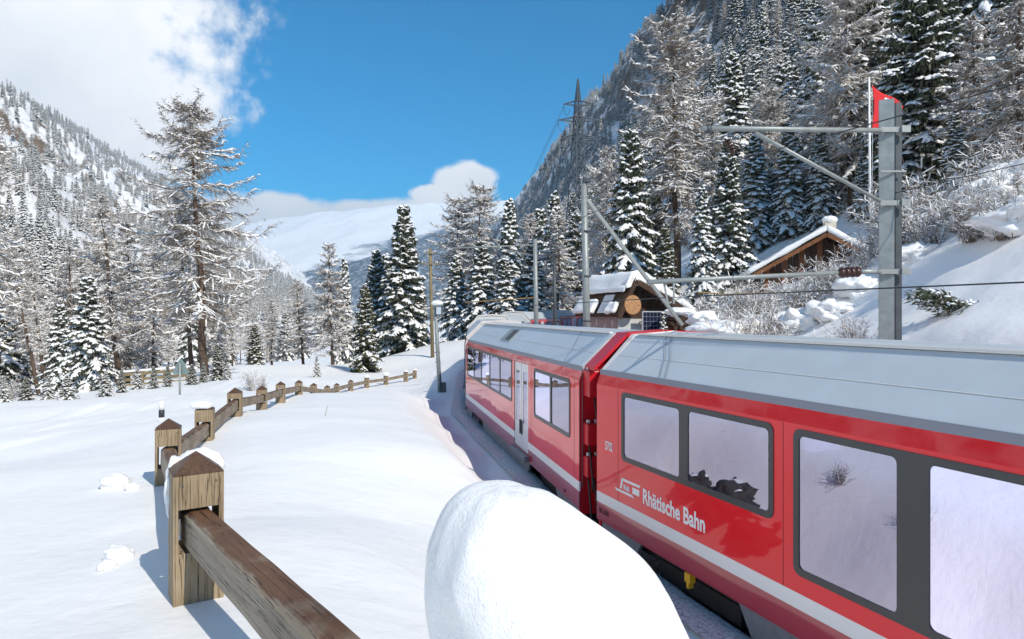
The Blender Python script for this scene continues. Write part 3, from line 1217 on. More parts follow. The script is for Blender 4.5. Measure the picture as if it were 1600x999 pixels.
#%%STAGE3
# ------------------------------------------------------------------ trees
class Cloud:
    """numpy bag of triangles and quads-as-triangles"""
    def __init__(s):
        s.V, s.F, s.n = [], [], 0

    def add(s, V, F):
        V = np.asarray(V, np.float32).reshape(-1, 3)
        F = np.asarray(F, np.int64).reshape(-1, 3)
        s.V.append(V)
        s.F.append(F + s.n)
        s.n += len(V)

    def kites(s, p, q, w, mid=.45):
        """flat diamonds from p to q with half-width vector w (arrays)"""
        m = p + (q - p) * mid
        n = len(p)
        V = np.stack([p, m + w, q, m - w], 1)
        b = np.arange(n)[:, None] * 4
        F = np.concatenate([b + np.array([0, 1, 2]), b + np.array([0, 2, 3])], 1)
        s.add(V, F)

    def pillows(s, p, q, w, h):
        """domed elongated lumps: 4 corner points + crest"""
        a = p + (q - p) * .22
        c = p + (q - p) * .80
        up = np.zeros_like(p)
        up[:, 2] = h
        n = len(p)
        V = np.stack([p, a + w, c + w * .8, q, c - w * .8, a - w, a + up, c + up * .85], 1)
        b = np.arange(n)[:, None] * 8
        tri = [(0, 1, 6), (1, 2, 7), (1, 7, 6), (2, 3, 7), (3, 4, 7), (4, 5, 6), (4, 6, 7), (5, 0, 6)]
        F = np.concatenate([b + np.array(t_) for t_ in tri], 1)
        s.add(V, F)

    def mesh(s, name, mat, smooth=False):
        V = np.concatenate(s.V)
        F = np.concatenate(s.F)
        return mesh_np(name, V, F, MATS[mat], smooth)


def trunk_mesh(name, h, r, lean=0, seed=0, mat='bark'):
    m = MB()
    rr = random.Random(seed)
    pts = [Vector((0, 0, -.04 * h))]
    for k in range(1, 9):
        t_ = k / 8
        pts.append(Vector((lean * t_ + rr.uniform(-.008, .008) * h, rr.uniform(-.008, .008) * h, h * t_)))
    m.tube(pts, r, 7, r1=r * .08)
    return m.mesh(name, MATS[mat], True)


def unit(v):
    return v / np.maximum(np.linalg.norm(v, axis=-1, keepdims=True), 1e-9)


def spruce(name, seed, nb=150, K=7, R=2.1, snow=.62, bare=.06, needle='needle', droop=.55, fat=1.0, lump=1.0, pads=0):
    """10 m snow-laden conifer"""
    g = np.random.default_rng(seed)
    H = 10.0
    cr, sn = Cloud(), Cloud()
    tr_ = trunk_mesh(name + '_trunk', H * .98, .19, 0, seed)
    t_ = np.sort(g.uniform(bare, .985, nb))
    az = np.arange(nb) * 2.39996 + g.uniform(-.5, .5, nb)
    L = R * ((1 - t_) ** .82) * g.uniform(.62, 1.12, nb) + .16
    z0 = t_ * H
    slope0 = .35 * (t_ - .45) + g.uniform(-.1, .1, nb)
    u = np.linspace(.12, 1, K)
    rad = L[:, None] * u[None, :]
    dz = L[:, None] * (slope0[:, None] * u - droop * u ** 2 * (1 - .75 * t_[:, None]) + .16 * u ** 4)
    ca, sa = np.cos(az)[:, None], np.sin(az)[:, None]
    S = np.stack([rad * ca, rad * sa, z0[:, None] + dz], -1)          # spine points
    T = unit(np.gradient(S, axis=1))
    side = unit(np.stack([-sa * np.ones_like(rad), ca * np.ones_like(rad), np.zeros_like(rad)], -1))
    base = np.stack([np.zeros(nb), np.zeros(nb), z0], -1)
    # boughs as thin dark sticks
    cr.kites(base, S[:, -1], side[:, 0] * (.018 + .012 * L[:, None]), .2)
    for sgn in (-1, 1):
        for sub in range(2):
            sl = (L[:, None] * (.50 * (1 - u[None, :]) + .10) + .10) * g.uniform(.6, 1.15, (nb, K))
            d = unit(T * g.uniform(.45, .95, (nb, K, 1)) + side * sgn * g.uniform(.6, 1.0, (nb, K, 1)) + np.array([0, 0, -1.0]) * g.uniform(.10, .55, (nb, K, 1)))
            p = S + T * g.uniform(-.08, .08, (nb, K, 1))
            q = p + d * sl[..., None]
            w = unit(np.cross(d, g.normal(0, 1, (nb, K, 3)) * .5 + np.array([0, 0, 1.0]))) * (.055 + .10 * sl[..., None]) * g.uniform(.6, 1.2, (nb, K, 1)) * fat
            cr.kites(p.reshape(-1, 3), q.reshape(-1, 3), w.reshape(-1, 3), .5)
            # hanging twigs
            m_ = g.uniform(0, 1, (nb, K)) < .7
            pp = (p + d * sl[..., None] * g.uniform(.2, .9, (nb, K, 1)))[m_]
            dd = unit(g.normal(0, .35, pp.shape) + np.array([0, 0, -1.0]))
            ln = g.uniform(.12, .38, (len(pp), 1))
            ww = unit(np.cross(dd, g.normal(0, 1, pp.shape))) * g.uniform(.03, .07, (len(pp), 1)) * fat
            cr.kites(pp, pp + dd * ln, ww, .4)
            if sub == 0:
                m_ = g.uniform(0, 1, (nb, K)) < snow
                pp = (p + np.array([0, 0, .035]))[m_]
                qq = (p + d * sl[..., None] * g.uniform(.55, 1.0, (nb, K, 1)) + np.array([0, 0, .03]))[m_]
                ww = unit(np.cross(qq - pp, np.array([0, 0, 1.0]))) * (.05 + .11 * sl[m_][:, None]) * g.uniform(.5, 1.25, (len(pp), 1)) * lump
                sn.pillows(pp, qq, ww, (.035 + .07 * sl[m_]) * g.uniform(.6, 1.6, len(pp)) * lump)
    # snow along the boughs
    for k in range(K - 1):
        m_ = g.uniform(0, 1, nb) < snow
        pp, qq = S[m_, k] + np.array([0, 0, .04]), S[m_, k + 1] + T[m_, k + 1] * .08 + np.array([0, 0, .04])
        ww = side[m_, k] * (.05 + .05 * L[m_, None] * (1 - u[k] * .5)) * g.uniform(.6, 1.5, (m_.sum(), 1)) * lump
        sn.pillows(pp, qq, ww, .06 * g.uniform(.6, 1.8, m_.sum()) * lump)
    # heavy pads of snow bending the bough ends
    if pads:
        bi = g.choice(nb, pads, replace=False)
        ki = g.integers(K // 2, K - 1, pads)
        pp = S[bi, ki - 1] + np.array([0, 0, .05])
        qq = S[bi, ki + 1] + T[bi, ki + 1] * .12 + np.array([0, 0, .02])
        sn.pillows(pp, qq, side[bi, ki] * g.uniform(.10, .24, (pads, 1)), g.uniform(.10, .22, pads))
    # leader
    cr.kites(np.array([[0, 0, 9.2]]), np.array([[0, 0, 10.1]]), np.array([[.07, 0, 0]]))
    cr.kites(np.array([[0, 0, 9.2]]), np.array([[0, 0, 10.1]]), np.array([[0, .07, 0]]))
    return [('trunk', tr_), ('crown', cr.mesh(name + '_crown', needle)), ('snow', sn.mesh(name + '_snow', 'tree_snow'))]


def larch(name, seed, nb=105, K=8, R=2.0, snow=.7, bare=.14, twig='twig', dens=3, lean=0.0, thin=1.0, shape=.75, snowtw=.3, pads=0):
    """10 m leafless larch: long fine boughs, hanging twigs, snow lying along them"""
    g = np.random.default_rng(seed)
    H = 10.0
    cr, sn = Cloud(), Cloud()
    tr_ = trunk_mesh(name + '_trunk', H, .15, lean, seed)
    t_ = np.sort(bare + (.985 - bare) * g.uniform(0, 1, nb) ** .9)
    az = np.arange(nb) * 2.39996 + g.uniform(-.6, .6, nb)
    env = np.minimum(1, (1 - t_) ** shape * 1.25) * np.clip((t_ - bare + .12) / .28, .35, 1)
    L = R * env * g.uniform(.5, 1.15, nb) + .12
    z0 = t_ * H
    slope0 = g.uniform(-.30, .12, nb) + .5 * (t_ - .6)
    u = np.linspace(.0, 1, K)
    rad = L[:, None] * u
    wob = g.normal(0, .04, (nb, K)) * L[:, None]
    dz = L[:, None] * (slope0[:, None] * u - .22 * u ** 2 + .34 * u ** 4) + g.normal(0, .02, (nb, K)) * L[:, None]
    ca, sa = np.cos(az)[:, None], np.sin(az)[:, None]
    S = np.stack([rad * ca - wob * sa + lean * t_[:, None], rad * sa + wob * ca, z0[:, None] + dz], -1)
    T = unit(np.gradient(S, axis=1))
    side = unit(np.cross(T, np.array([0, 0, 1.0])))
    up = np.cross(side, T)
    # bough tubes, three-sided
    rr = (.008 + .014 * L[:, None]) * (1 - .85 * u)[None, :] * thin
    ring = [S + side * rr[..., None], S - side * rr[..., None] * .6 + up * rr[..., None] * .8, S - side * rr[..., None] * .6 - up * rr[..., None] * .8]
    V = np.stack(ring, 2).reshape(-1, 3)
    F = []
    ii = np.arange(nb * K * 3).reshape(nb, K, 3)
    for k in range(3):
        k2 = (k + 1) % 3
        a, b, c, d = ii[:, :-1, k], ii[:, :-1, k2], ii[:, 1:, k2], ii[:, 1:, k]
        F.append(np.stack([a, b, c], -1).reshape(-1, 3))
        F.append(np.stack([a, c, d], -1).reshape(-1, 3))
    cr.add(V, np.concatenate(F))
    # twigs
    for j in range(dens * 2):
        sgn = -1 if j % 2 else 1
        p = S[:, 1:] + T[:, 1:] * g.uniform(-.1, .1, (nb, K - 1, 1)) * L[:, None, None]
        ln = (L[:, None] * (.30 * (1.15 - u[None, 1:])) + .10) * g.uniform(.4, 1.3, (nb, K - 1))
        d = unit(T[:, 1:] * g.uniform(.3, 1.1, (nb, K - 1, 1)) + side[:, 1:] * sgn * g.uniform(.3, 1.0, (nb, K - 1, 1)) + np.array([0, 0, 1.0]) * g.uniform(-.75, .25, (nb, K - 1, 1)))
        q = p + d * ln[..., None]
        w = unit(np.cross(d, g.normal(0, 1, d.shape))) * .0105 * thin
        cr.kites(p.reshape(-1, 3), q.reshape(-1, 3), w.reshape(-1, 3), .3)
        # fine side twigs
        for _ in range(2):
            p2 = p + d * ln[..., None] * g.uniform(.25, .95, (nb, K - 1, 1))
            d2 = unit(d * .6 + g.normal(0, .6, d.shape) + np.array([0, 0, -.35]))
            q2 = p2 + d2 * (ln[..., None] * g.uniform(.3, .6, (nb, K - 1, 1)))
            w2 = unit(np.cross(d2, g.normal(0, 1, d.shape))) * .0085 * thin
            cr.kites(p2.reshape(-1, 3), q2.reshape(-1, 3), w2.reshape(-1, 3), .3)
        m_ = g.uniform(0, 1, (nb, K - 1)) < snowtw
        pp, qq = (p + np.array([0, 0, .012]))[m_], (p + d * ln[..., None] * .85 + np.array([0, 0, .012]))[m_]
        ww = unit(np.cross(qq - pp, np.array([0, 0, 1.0]))) * g.uniform(.014, .034, (len(pp), 1))
        sn.pillows(pp, qq, ww, g.uniform(.015, .04, len(pp)))
    for k in range(K - 1):
        m_ = g.uniform(0, 1, nb) < snow
        pp, qq = S[m_, k] + up[m_, k] * rr[m_, k, None] , S[m_, k + 1] + T[m_, k + 1] * .05 + up[m_, k + 1] * rr[m_, k + 1, None]
        ww = side[m_, k] * (.014 + rr[m_, k, None] * .8) * g.uniform(.6, 1.7, (m_.sum(), 1))
        sn.pillows(pp, qq, ww, g.uniform(.03, .075, m_.sum()))
    if pads:
        bi = g.choice(nb, pads, replace=False)
        ki = g.integers(K // 2, K - 1, pads)
        sn.pillows(S[bi, ki - 1] + np.array([0, 0, .03]), S[bi, ki + 1] + T[bi, ki + 1] * .08, side[bi, ki] * g.uniform(.06, .17, (pads, 1)), g.uniform(.07, .17, pads))
    return [('trunk', tr_), ('crown', cr.mesh(name + '_crown', twig)), ('snow', sn.mesh(name + '_snow', 'tree_snow'))]


PROTO = {
    'spruce_a': spruce('spruce_a', 1, 190, 8, 1.95, .78, lump=1.2, pads=34),
    'spruce_b': spruce('spruce_b', 2, 165, 8, 2.35, .9, droop=.75, lump=1.3, pads=50),
    'spruce_c': spruce('spruce_c', 3, 165, 7, 1.75, .97, lump=1.55, droop=.85, pads=40),
    'spruce_d': spruce('spruce_d', 4, 200, 8, 2.0, .52, needle='needle_olive'),
    'sapling': spruce('sapling', 5, 110, 6, 2.9, .85, .02, 'needle_olive', .7, 1.3, 1.5),
    'larch_a': larch('larch_a', 6, 104, 10, 2.5, .85, .16, dens=5, shape=.36, thin=.65),
    'larch_b': larch('larch_b', 7, 105, 8, 2.0, .8, .20, dens=4, twig='frost_twig', shape=.6, snowtw=.4),
    'larch_c': larch('larch_c', 8, 125, 8, 2.5, .8, .10, dens=5, shape=.6, snowtw=.6, pads=40),
    'larch_d': larch('larch_d', 9, 92, 8, 1.8, .8, .30, dens=3, twig='frost_twig', shape=.55, snowtw=.4),
    'larch_e': larch('larch_e', 10, 125, 9, 2.7, .95, .05, twig='frost_twig', dens=5, shape=.55, snowtw=.75, pads=48),
}
FAR = {
    'far_a': spruce('far_a', 21, 70, 4, 1.9, .97, fat=1.1, lump=2.1),
    'far_b': spruce('far_b', 22, 60, 4, 1.7, 1.0, fat=1.1, lump=2.4),
    'far_c': larch('far_c', 23, 70, 5, 1.5, .8, .12, twig='frost_twig', dens=2, thin=2.0, snowtw=.8),
    'far_d': spruce('far_d', 24, 64, 4, 2.0, .98, fat=1.2, lump=2.1),
}


def place(kind, name, x, y, h, label, group, z=None, wid=1.0, rz=None, lean=(0, 0), sink=.1):
    o = empty(name, (x, y, (tz(x, y) if z is None else z) - sink))
    k = h / 10.0
    o.scale = (k * wid, k * wid, k)
    o.rotation_mode = 'ZYX'
    o.rotation_euler = (lean[0], lean[1], random.uniform(0, 6.28) if rz is None else rz)
    tag(o, label, 'tree', group)
    for nm, me in PROTO[kind]:
        c = link(nm, me, o)
        if nm == 'snow':
            c['kind'] = 'stuff'
    return o


def place_px(kind, px, Y, top, label, name=None, wid=1.0, lean_px=0, group=None, base_py=None):
    """a tree standing at depth Y, its tip at the given height in the photograph"""
    x = (px - 800) / 1000 * Y
    z = tz(x, Y) if base_py is None else CAM_Z - (base_py - HOR) / 1000 * Y
    zt_ = CAM_Z - (top - HOR) / 1000 * Y
    h = max(1.0, zt_ - z)
    nm = name or ('larch_tree' if kind.startswith('larch') else 'spruce_tree')
    g_ = group or ('larches around the line' if kind.startswith('larch') else 'spruces around the line')
    ln = math.atan2(lean_px / 1000 * Y, h)
    return place(kind, nm, x, Y, h, label, g_, z=z, wid=wid, lean=(0, ln))


TREES = [
    # kind, px, Y, top py, label, width, lean px
    ('larch_a', 322, 40, 158, 'tall bare larch on the left rising above the ridge into blue sky', 1.05, -26),
    ('larch_d', 300, 43, 300, 'slim larch trunk just behind the tallest larch on the left', .9, -24),
    ('larch_d', 62, 36, 375, 'bare leaning larch near the left edge, trunk tilting left', .9, -50),
    ('larch_d', 72, 40, 388, 'thin straight larch beside the leaning larch at the left edge', .9, -28),
    ('larch_b', 186, 42, 300, 'slender larch with dark bare lower trunk behind the snowy spruce on the left', 1.0, -32),
    ('larch_d', -18, 30, 150, 'larch cut by the left edge of the picture', .8, 0),
    ('larch_b', 110, 52, 380, 'frosted larch between the leaning larches and the spruce', 1.2, 0),
    ('larch_b', 240, 56, 390, 'frosted larch left of the tall larch', 1.2, 0),
    ('spruce_b', 138, 27, 425, 'broad snowy spruce standing at the road edge on the left', 1.05, 0),
    ('spruce_d', 40, 24, 585, 'small spruce at the road edge near the left border', 1.5, 0),
    ('spruce_d', 340, 33, 535, 'small green spruce at the foot of the tall larch', 1.3, 0),
    ('spruce_b', 95, 33, 470, 'spruce half hidden behind the broad snowy spruce', 1.0, 0),
    ('spruce_a', 20, 46, 470, 'shaded spruce behind the thin larches at the left edge', 1.0, 0),
    ('spruce_d', 398, 52, 505, 'lone dark green spruce right of the tall larch', 1.2, 0),
    ('larch_b', 425, 54, 465, 'frosted larch in the middle distance right of the tall larch', 1.25, 0),
    ('larch_b', 475, 52, 432, 'thin larch with long bare dark trunk in the valley', 1.15, -12),
    ('larch_c', 520, 50, 376, 'snow-laden larch left of the green spruce by the fence', .95, -6),
    ('spruce_c', 538, 62, 402, 'narrow dark spruce tip behind the snow-laden larch', .7, 0),
    ('spruce_d', 570, 44, 442, 'olive green spruce standing just behind the wooden fence', 1.05, 0),
    ('sapling', 495, 38, 553, 'small snowy spruce sapling beside the olive green spruce', .8, 0),
    ('spruce_a', 630, 60, 318, 'tallest dark spruce in the middle, left of the telegraph pole', 1.05, 0),
    ('spruce_a', 588, 64, 388, 'dark spruce left of the tallest middle spruce', 1.0, 0),
    ('spruce_b', 604, 70, 392, 'spruce tip peeping behind the tallest middle spruce', 1.0, 0),
    ('spruce_c', 655, 66, 440, 'snowy spruce filling the right flank of the tallest middle spruce', 1.2, 0),
    ('larch_a', 716, 66, 306, 'larch right of the telegraph pole, first of the tall row', .95, 0),
    ('larch_a', 750, 64, 286, 'tallest larch of the row behind the second coach', .95, 0),
    ('spruce_b', 752, 58, 372, 'snow-heavy spruce below the tallest larch of the row', 1.15, 0),
    ('spruce_b', 712, 60, 395, 'snow-heavy spruce right of the telegraph pole', 1.05, 0),
    ('spruce_c', 796, 62, 308, 'spruce with dark tip right of the tallest larch of the row', .9, 0),
    ('spruce_b', 790, 56, 400, 'thick snowy spruce behind the two thin poles', 1.1, 0),
    ('larch_b', 828, 66, 330, 'frosted larch above the catenary pole', 1.1, 0),
    ('spruce_b', 832, 62, 372, 'spruce right behind the catenary pole', .95, 0),
    ('larch_b', 872, 64, 325, 'pale larch left of the braced mast', 1.1, 0),
    ('spruce_c', 868, 70, 360, 'white-laden spruce left of the braced mast', 1.1, 0),
    ('spruce_a', 900, 72, 330, 'dark spruce right behind the braced mast', 1.1, 0),
    ('larch_e', 948, 52, 225, 'snowy larch rising over the shed roof', .8, 0),
    ('spruce_b', 985, 47, 196, 'tall snow-laden spruce directly behind the shed', .85, 0),
    ('larch_a', 1058, 50, 20, 'very tall larch with bare crown behind the shed, its tip near the top', .95, -6),
    ('spruce_a', 1025, 52, 300, 'dark spruce in the gap between shed and tall larch', 1.1, 0),
    ('spruce_d', 1040, 32, 345, 'olive spruce right of the shed roof', .9, 0),
    ('spruce_c', 1097, 33, 286, 'green spruce with thick snow pads left of the chalet', .9, 0),
    ('spruce_a', 1138, 40, 212, 'pointed spruce between the snow-padded spruce and the chalet', .95, 0),
    ('larch_b', 1168, 58, 240, 'frosted larch above the lower arm of the near mast', 1.2, 0),
    ('spruce_a', 1205, 52, 250, 'blue shaded spruce left behind the chalet', 1.1, 0),
    ('spruce_a', 1250, 50, 225, 'blue shaded spruce right behind the chalet ridge', 1.1, 0),
    ('spruce_c', 1180, 46, 205, 'white-laden spruce left behind the chalet eave', 1.15, 0),
    ('spruce_c', 1232, 45, 190, 'white-laden spruce behind the chalet roof left of the chimney', 1.1, 0),
    ('spruce_b', 1282, 44, 200, 'broad snowy spruce straight behind the chalet chimney', 1.0, 0),
    ('spruce_c', 1348, 40, 230, 'white-laden spruce between chalet roof and near mast', 1.1, 0),
    ('spruce_b', 1385, 46, 120, 'broad snowy spruce behind the top of the near mast', 1.0, 0),
    ('spruce_c', 1492, 33, 170, 'white-laden spruce above the young larch on the bank', 1.1, 0),
    ('spruce_b', 1556, 32, 120, 'broad snowy spruce above the bank near the right edge', 1.0, 0),
    ('larch_e', 1330, 44, -70, 'huge spreading larch behind the flagpole with hanging snowy boughs', .95, -8),
    ('spruce_b', 1300, 56, 120, 'dim spruce behind the huge spreading larch', 1.0, 0),
    ('spruce_a', 1432, 38, -90, 'tall dark spruce right of the near mast', 1.0, 0),
    ('spruce_a', 1470, 44, -60, 'second tall dark spruce behind the larch on the right', 1.0, 0),
    ('larch_c', 1522, 34, 20, 'golden brown larch with snow clumps near the right edge', .95, 0),
    ('larch_c', 1592, 30, -80, 'larch at the right edge of the picture', .9, 0),
    ('spruce_b', 1570, 42, -40, 'snowy spruce behind the larches at the right edge', 1.0, 0),
    ('larch_e', 1395, 60, -40, 'frosty larch behind the flag', 1.0, 0),
    ('sapling', 1462, 22, 285, 'snow-smothered young conifer on the bank right of the near mast', .8, 0),
    ('larch_d', 1466, 19, 330, 'bare young larch on the bank in front of the smothered conifer', 1.5, 0),
    ('larch_d', 1590, 15, 330, 'bare snowy young larch on the bank at the right edge', 1.7, 0),
    ('sapling', 1036, 19.6, 482, 'tiny snow-covered sapling in front of the shed', .55, 0),
]
TREE_OBJS = [place_px(*t_[:5], wid=t_[5], lean_px=t_[6]) for t_ in TREES]

# row of little spruces along the far edge of the road
little = [(5, 22, 610), (75, 24, 600), (105, 23, 615), (165, 24, 590), (190, 25, 600), (215, 26, 605), (240, 26, 598), (262, 27, 612), (300, 28, 600), (318, 29, 590), (355, 31, 600)]
LITTLE = {5: 'little snowy spruce at the left edge beyond the road', 75: 'little green spruce just left of the broad roadside spruce', 105: 'tiny snowy spruce under the broad roadside spruce',
          165: 'little snowy spruce just right of the broad roadside spruce', 190: 'little green spruce left of the bridge railing', 215: 'little snowy spruce before the left end of the bridge railing',
          240: 'little green spruce before the middle of the bridge railing', 262: 'tiny green spruce left of the road sign', 300: 'little green spruce right of the road sign',
          318: 'little green spruce left of the tall larch foot', 355: 'little snowy spruce right of the tall larch foot'}
for px, Y, top in little:
    place_px('sapling' if px % 2 else 'spruce_d', px, Y, top, LITTLE[px], wid=random.uniform(1.1, 1.6), group='little spruces along the road')

# scattered individual trees of the lower slopes
def scatter(n, dr, wr, ax, side, kinds, label, group, hr, seed, prof_, gap=5.0):
    g = np.random.default_rng(seed)
    a = Vector((math.sin(ax), math.cos(ax)))
    r = Vector((math.cos(ax), -math.sin(ax))) * side
    out = []
    tries = 0
    while len(out) < n and tries < n * 60:
        tries += 1
        d, w = g.uniform(*dr), g.uniform(*wr)
        x, y = a.x * w + r.x * d, a.y * w + r.y * d
        if y < 34 or abs(x / y) > .98: continue
        if any((x - q[0]) ** 2 + (y - q[1]) ** 2 < gap ** 2 for q in out): continue
        uu, _ = track_uv(np.array([x]), np.array([y]))
        if abs(uu[0]) < 9: continue
        if 520 < 800 + 1000 * x / y < 735 and y < 85: continue
        if 1140 < 800 + 1000 * x / y < 1420 and y < 41: continue
        z = max(tz(x, y), float(prof_(np.array([d]), np.array([w]))[0]))
        out.append((x, y))
        kd = str(g.choice(kinds))
        ppx = 800 + 1000 * x / y
        marks = [(60, 'at the left edge'), (150, 'above the broad roadside spruce'), (250, 'above the bridge railing'), (340, 'around the tallest left larch'), (430, 'right of the tallest left larch'),
                 (500, 'down the valley beyond the fence'), (600, 'behind the olive green spruce'), (700, 'around the telegraph pole'), (800, 'behind the second coach'), (860, 'behind the arm pole'), (930, 'behind the braced mast'),
                 (1010, 'above the shed'), (1080, 'above the diagonal brace'), (1150, 'above the snow-padded spruce'), (1230, 'above the left end of the chalet'), (1310, 'above the chalet chimney'),
                 (1380, 'behind the flag'), (1450, 'right of the near mast top'), (1530, 'in the upper right woods'), (9999, 'at the right edge')]
        where = next(w_ for lim, w_ in marks if ppx < lim)
        dep = 'foremost' if y < 75 else 'nearer' if y < 110 else 'middle' if y < 150 else 'further' if y < 190 else 'farthest'
        lk = {'larch_a': 'brown bare larch', 'larch_b': 'frosted slim larch', 'larch_c': 'broad brown larch', 'larch_d': 'frosted high-crowned larch', 'larch_e': 'spreading snowy larch',
              'spruce_a': 'dark spruce', 'spruce_b': 'broad snowy spruce', 'spruce_c': 'narrow white-laden spruce'}[kd]
        place(kd, 'larch_tree' if kd.startswith('larch') else 'spruce_tree', x, y, g.uniform(*hr), f'{lk}, {dep} wood {where}', group, z=z, wid=g.uniform(.75, 1.1))


scatter(95, (24, 150), (34, 210), AX_L, -1, ['larch_b', 'larch_d', 'larch_b', 'larch_c', 'spruce_b'], 'frosted tree in the wood across the valley on the left', 'frosted trees of the wood on the left', (11, 17), 5, prof_left)
scatter(185, (14, 135), (40, 260), AX_R, 1, ['larch_b', 'spruce_b', 'spruce_c', 'spruce_c', 'spruce_c', 'larch_e'], 'snowy tree of the wood on the mountainside to the right', 'snowy trees of the wood on the right', (12, 19), 6, prof_right, 4.2)

# forest further up the mountains: one mass each, instanced
far_col = bpy.data.collections.new('far_tree_kinds')
for i, (nm, parts) in enumerate(FAR.items()):
    Vs, Fs, Ms, base = [], [], [], 0
    me = bpy.data.meshes.new(nm)
    mats = []
    for j, (pn, m_) in enumerate(parts):
        nv = len(m_.vertices)
        co = np.empty(nv * 3, np.float32)
        m_.vertices.foreach_get('co', co)
        m_.calc_loop_triangles()
        tri = np.empty(len(m_.loop_triangles) * 3, np.int32)
        m_.loop_triangles.foreach_get('vertices', tri)
        Vs.append(co.reshape(-1, 3))
        Fs.append(tri.reshape(-1, 3) + base)
        Ms.append(np.full(len(tri) // 3, j, np.int32))
        base += nv
        mats.append(m_.materials[0])
    me = mesh_np(nm, np.concatenate(Vs), np.concatenate(Fs))
    for m_ in mats: me.materials.append(m_)
    me.polygons.foreach_set('material_index', np.concatenate(Ms))
    far_col.objects.link(bpy.data.objects.new(nm, me))


def forest(name, label, pts, scl, seed):
    n = len(pts)
    me = bpy.data.meshes.new(name)
    me.vertices.add(n)
    me.vertices.foreach_set('co', np.asarray(pts, np.float32).ravel())
    g = np.random.default_rng(seed)
    for an, ty, val in (('tree_scale', 'FLOAT', scl), ('tree_spin', 'FLOAT', g.uniform(0, 6.28, n)), ('tree_kind', 'INT', g.integers(0, len(FAR), n))):
        at = me.attributes.new(an, ty, 'POINT')
        at.data.foreach_set('value', np.asarray(val, np.float32 if ty == 'FLOAT' else np.int32))
    o = link(name, me)
    tag(o, label, 'forest', kind='stuff')
    ng = bpy.data.node_groups.new(name, 'GeometryNodeTree')
    ng.interface.new_socket('Geometry', in_out='INPUT', socket_type='NodeSocketGeometry')
    ng.interface.new_socket('Geometry', in_out='OUTPUT', socket_type='NodeSocketGeometry')
    N = ng.nodes
    gi, go = N.new('NodeGroupInput'), N.new('NodeGroupOutput')
    iop = N.new('GeometryNodeInstanceOnPoints')
    ci = N.new('GeometryNodeCollectionInfo')
    ci.inputs['Collection'].default_value = far_col
    ci.inputs['Separate Children'].default_value = True
    ci.inputs['Reset Children'].default_value = True

    def attr(nm, ty):
        a = N.new('GeometryNodeInputNamedAttribute')
        a.data_type = ty
        a.inputs['Name'].default_value = nm
        return [s_ for s_ in a.outputs if s_.enabled][0] if False else a.outputs[0]
    cx = N.new('ShaderNodeCombineXYZ')
    ng.links.new(attr('tree_spin', 'FLOAT'), cx.inputs[2])
    ng.links.new(gi.outputs[0], iop.inputs['Points'])
    ng.links.new(ci.outputs[0], iop.inputs['Instance'])
    iop.inputs['Pick Instance'].default_value = True
    ng.links.new(attr('tree_kind', 'INT'), iop.inputs['Instance Index'])
    ng.links.new(cx.outputs[0], iop.inputs['Rotation'])
    ng.links.new(attr('tree_scale', 'FLOAT'), iop.inputs['Scale'])
    ng.links.new(iop.outputs[0], go.inputs[0])
    md = o.modifiers.new('trees', 'NODES')
    md.node_group = ng
    return o


def forest_points(n, dr, wr, ax, side, prof_, seed, cliff=.0, hr=(9, 17)):
    g = np.random.default_rng(seed)
    a = Vector((math.sin(ax), math.cos(ax)))
    r = Vector((math.cos(ax), -math.sin(ax))) * side
    d = g.uniform(dr[0], dr[1], n)
    w = wr[0] + (wr[1] - wr[0]) * g.uniform(0, 1, n) ** 1.35
    x, y = a.x * w + r.x * d, a.y * w + r.y * d
    z = prof_(d, w)
    e = 2.0
    sl = np.hypot(prof_(d + e, w) - z, prof_(d, w + e) - z) / e
    keep = (y > 30) & (np.abs(x / np.maximum(y, 1)) < 1.1) & (sl < 1.75 + g.normal(0, .25, n)) & (fbm(x, y, 90, 4, seed + 3) > -.55 + cliff)
    x, y, z, d = x[keep], y[keep], z[keep], d[keep]
    return np.stack([x, y, z - .4], -1), g.uniform(hr[0], hr[1], len(x)) / 10.0


pr_, sr_ = forest_points(13000, (45, 330), (60, 1500), AX_R, 1, prof_right, 31)
forest('forest_right', 'snow-covered conifer forest covering the steep mountainside on the right', pr_, sr_, 1)
pl_, sl_ = forest_points(15000, (75, 620), (60, 1500), AX_L, -1, prof_left, 41, .12)
forest('forest_left', 'snow-covered forest covering the mountainside on the left', pl_, sl_, 2)

#%%STAGE4
# ------------------------------------------------------------------ snow lumps
def blob(name, loc, size, seed=0, rough=.12, parent=None, mat='snow_near', seg=22, freq=2.2, flat=None):
    """soft irregular snow lump"""
    import bmesh
    bm = bmesh.new()
    bmesh.ops.create_icosphere(bm, subdivisions=4 if seg > 20 else 3, radius=1)
    for v in bm.verts:
        n = v.co.normalized()
        k = 1 + rough * mnoise.fractal(n * freq + Vector((seed * 7.1, seed * 3.3, seed)), .9, 2.1, 4)
        v.co = Vector((n.x * size[0] * k, n.y * size[1] * k, n.z * size[2] * k))
        if flat is not None and v.co.z < flat:
            v.co.z = flat + (v.co.z - flat) * .15
    for f in bm.faces:
        f.smooth = True
    me = bpy.data.meshes.new(name)
    bm.to_mesh(me)
    bm.free()
    me.materials.append(MATS[mat])
    o = link(name, me, parent)
    o.location = loc
    return o


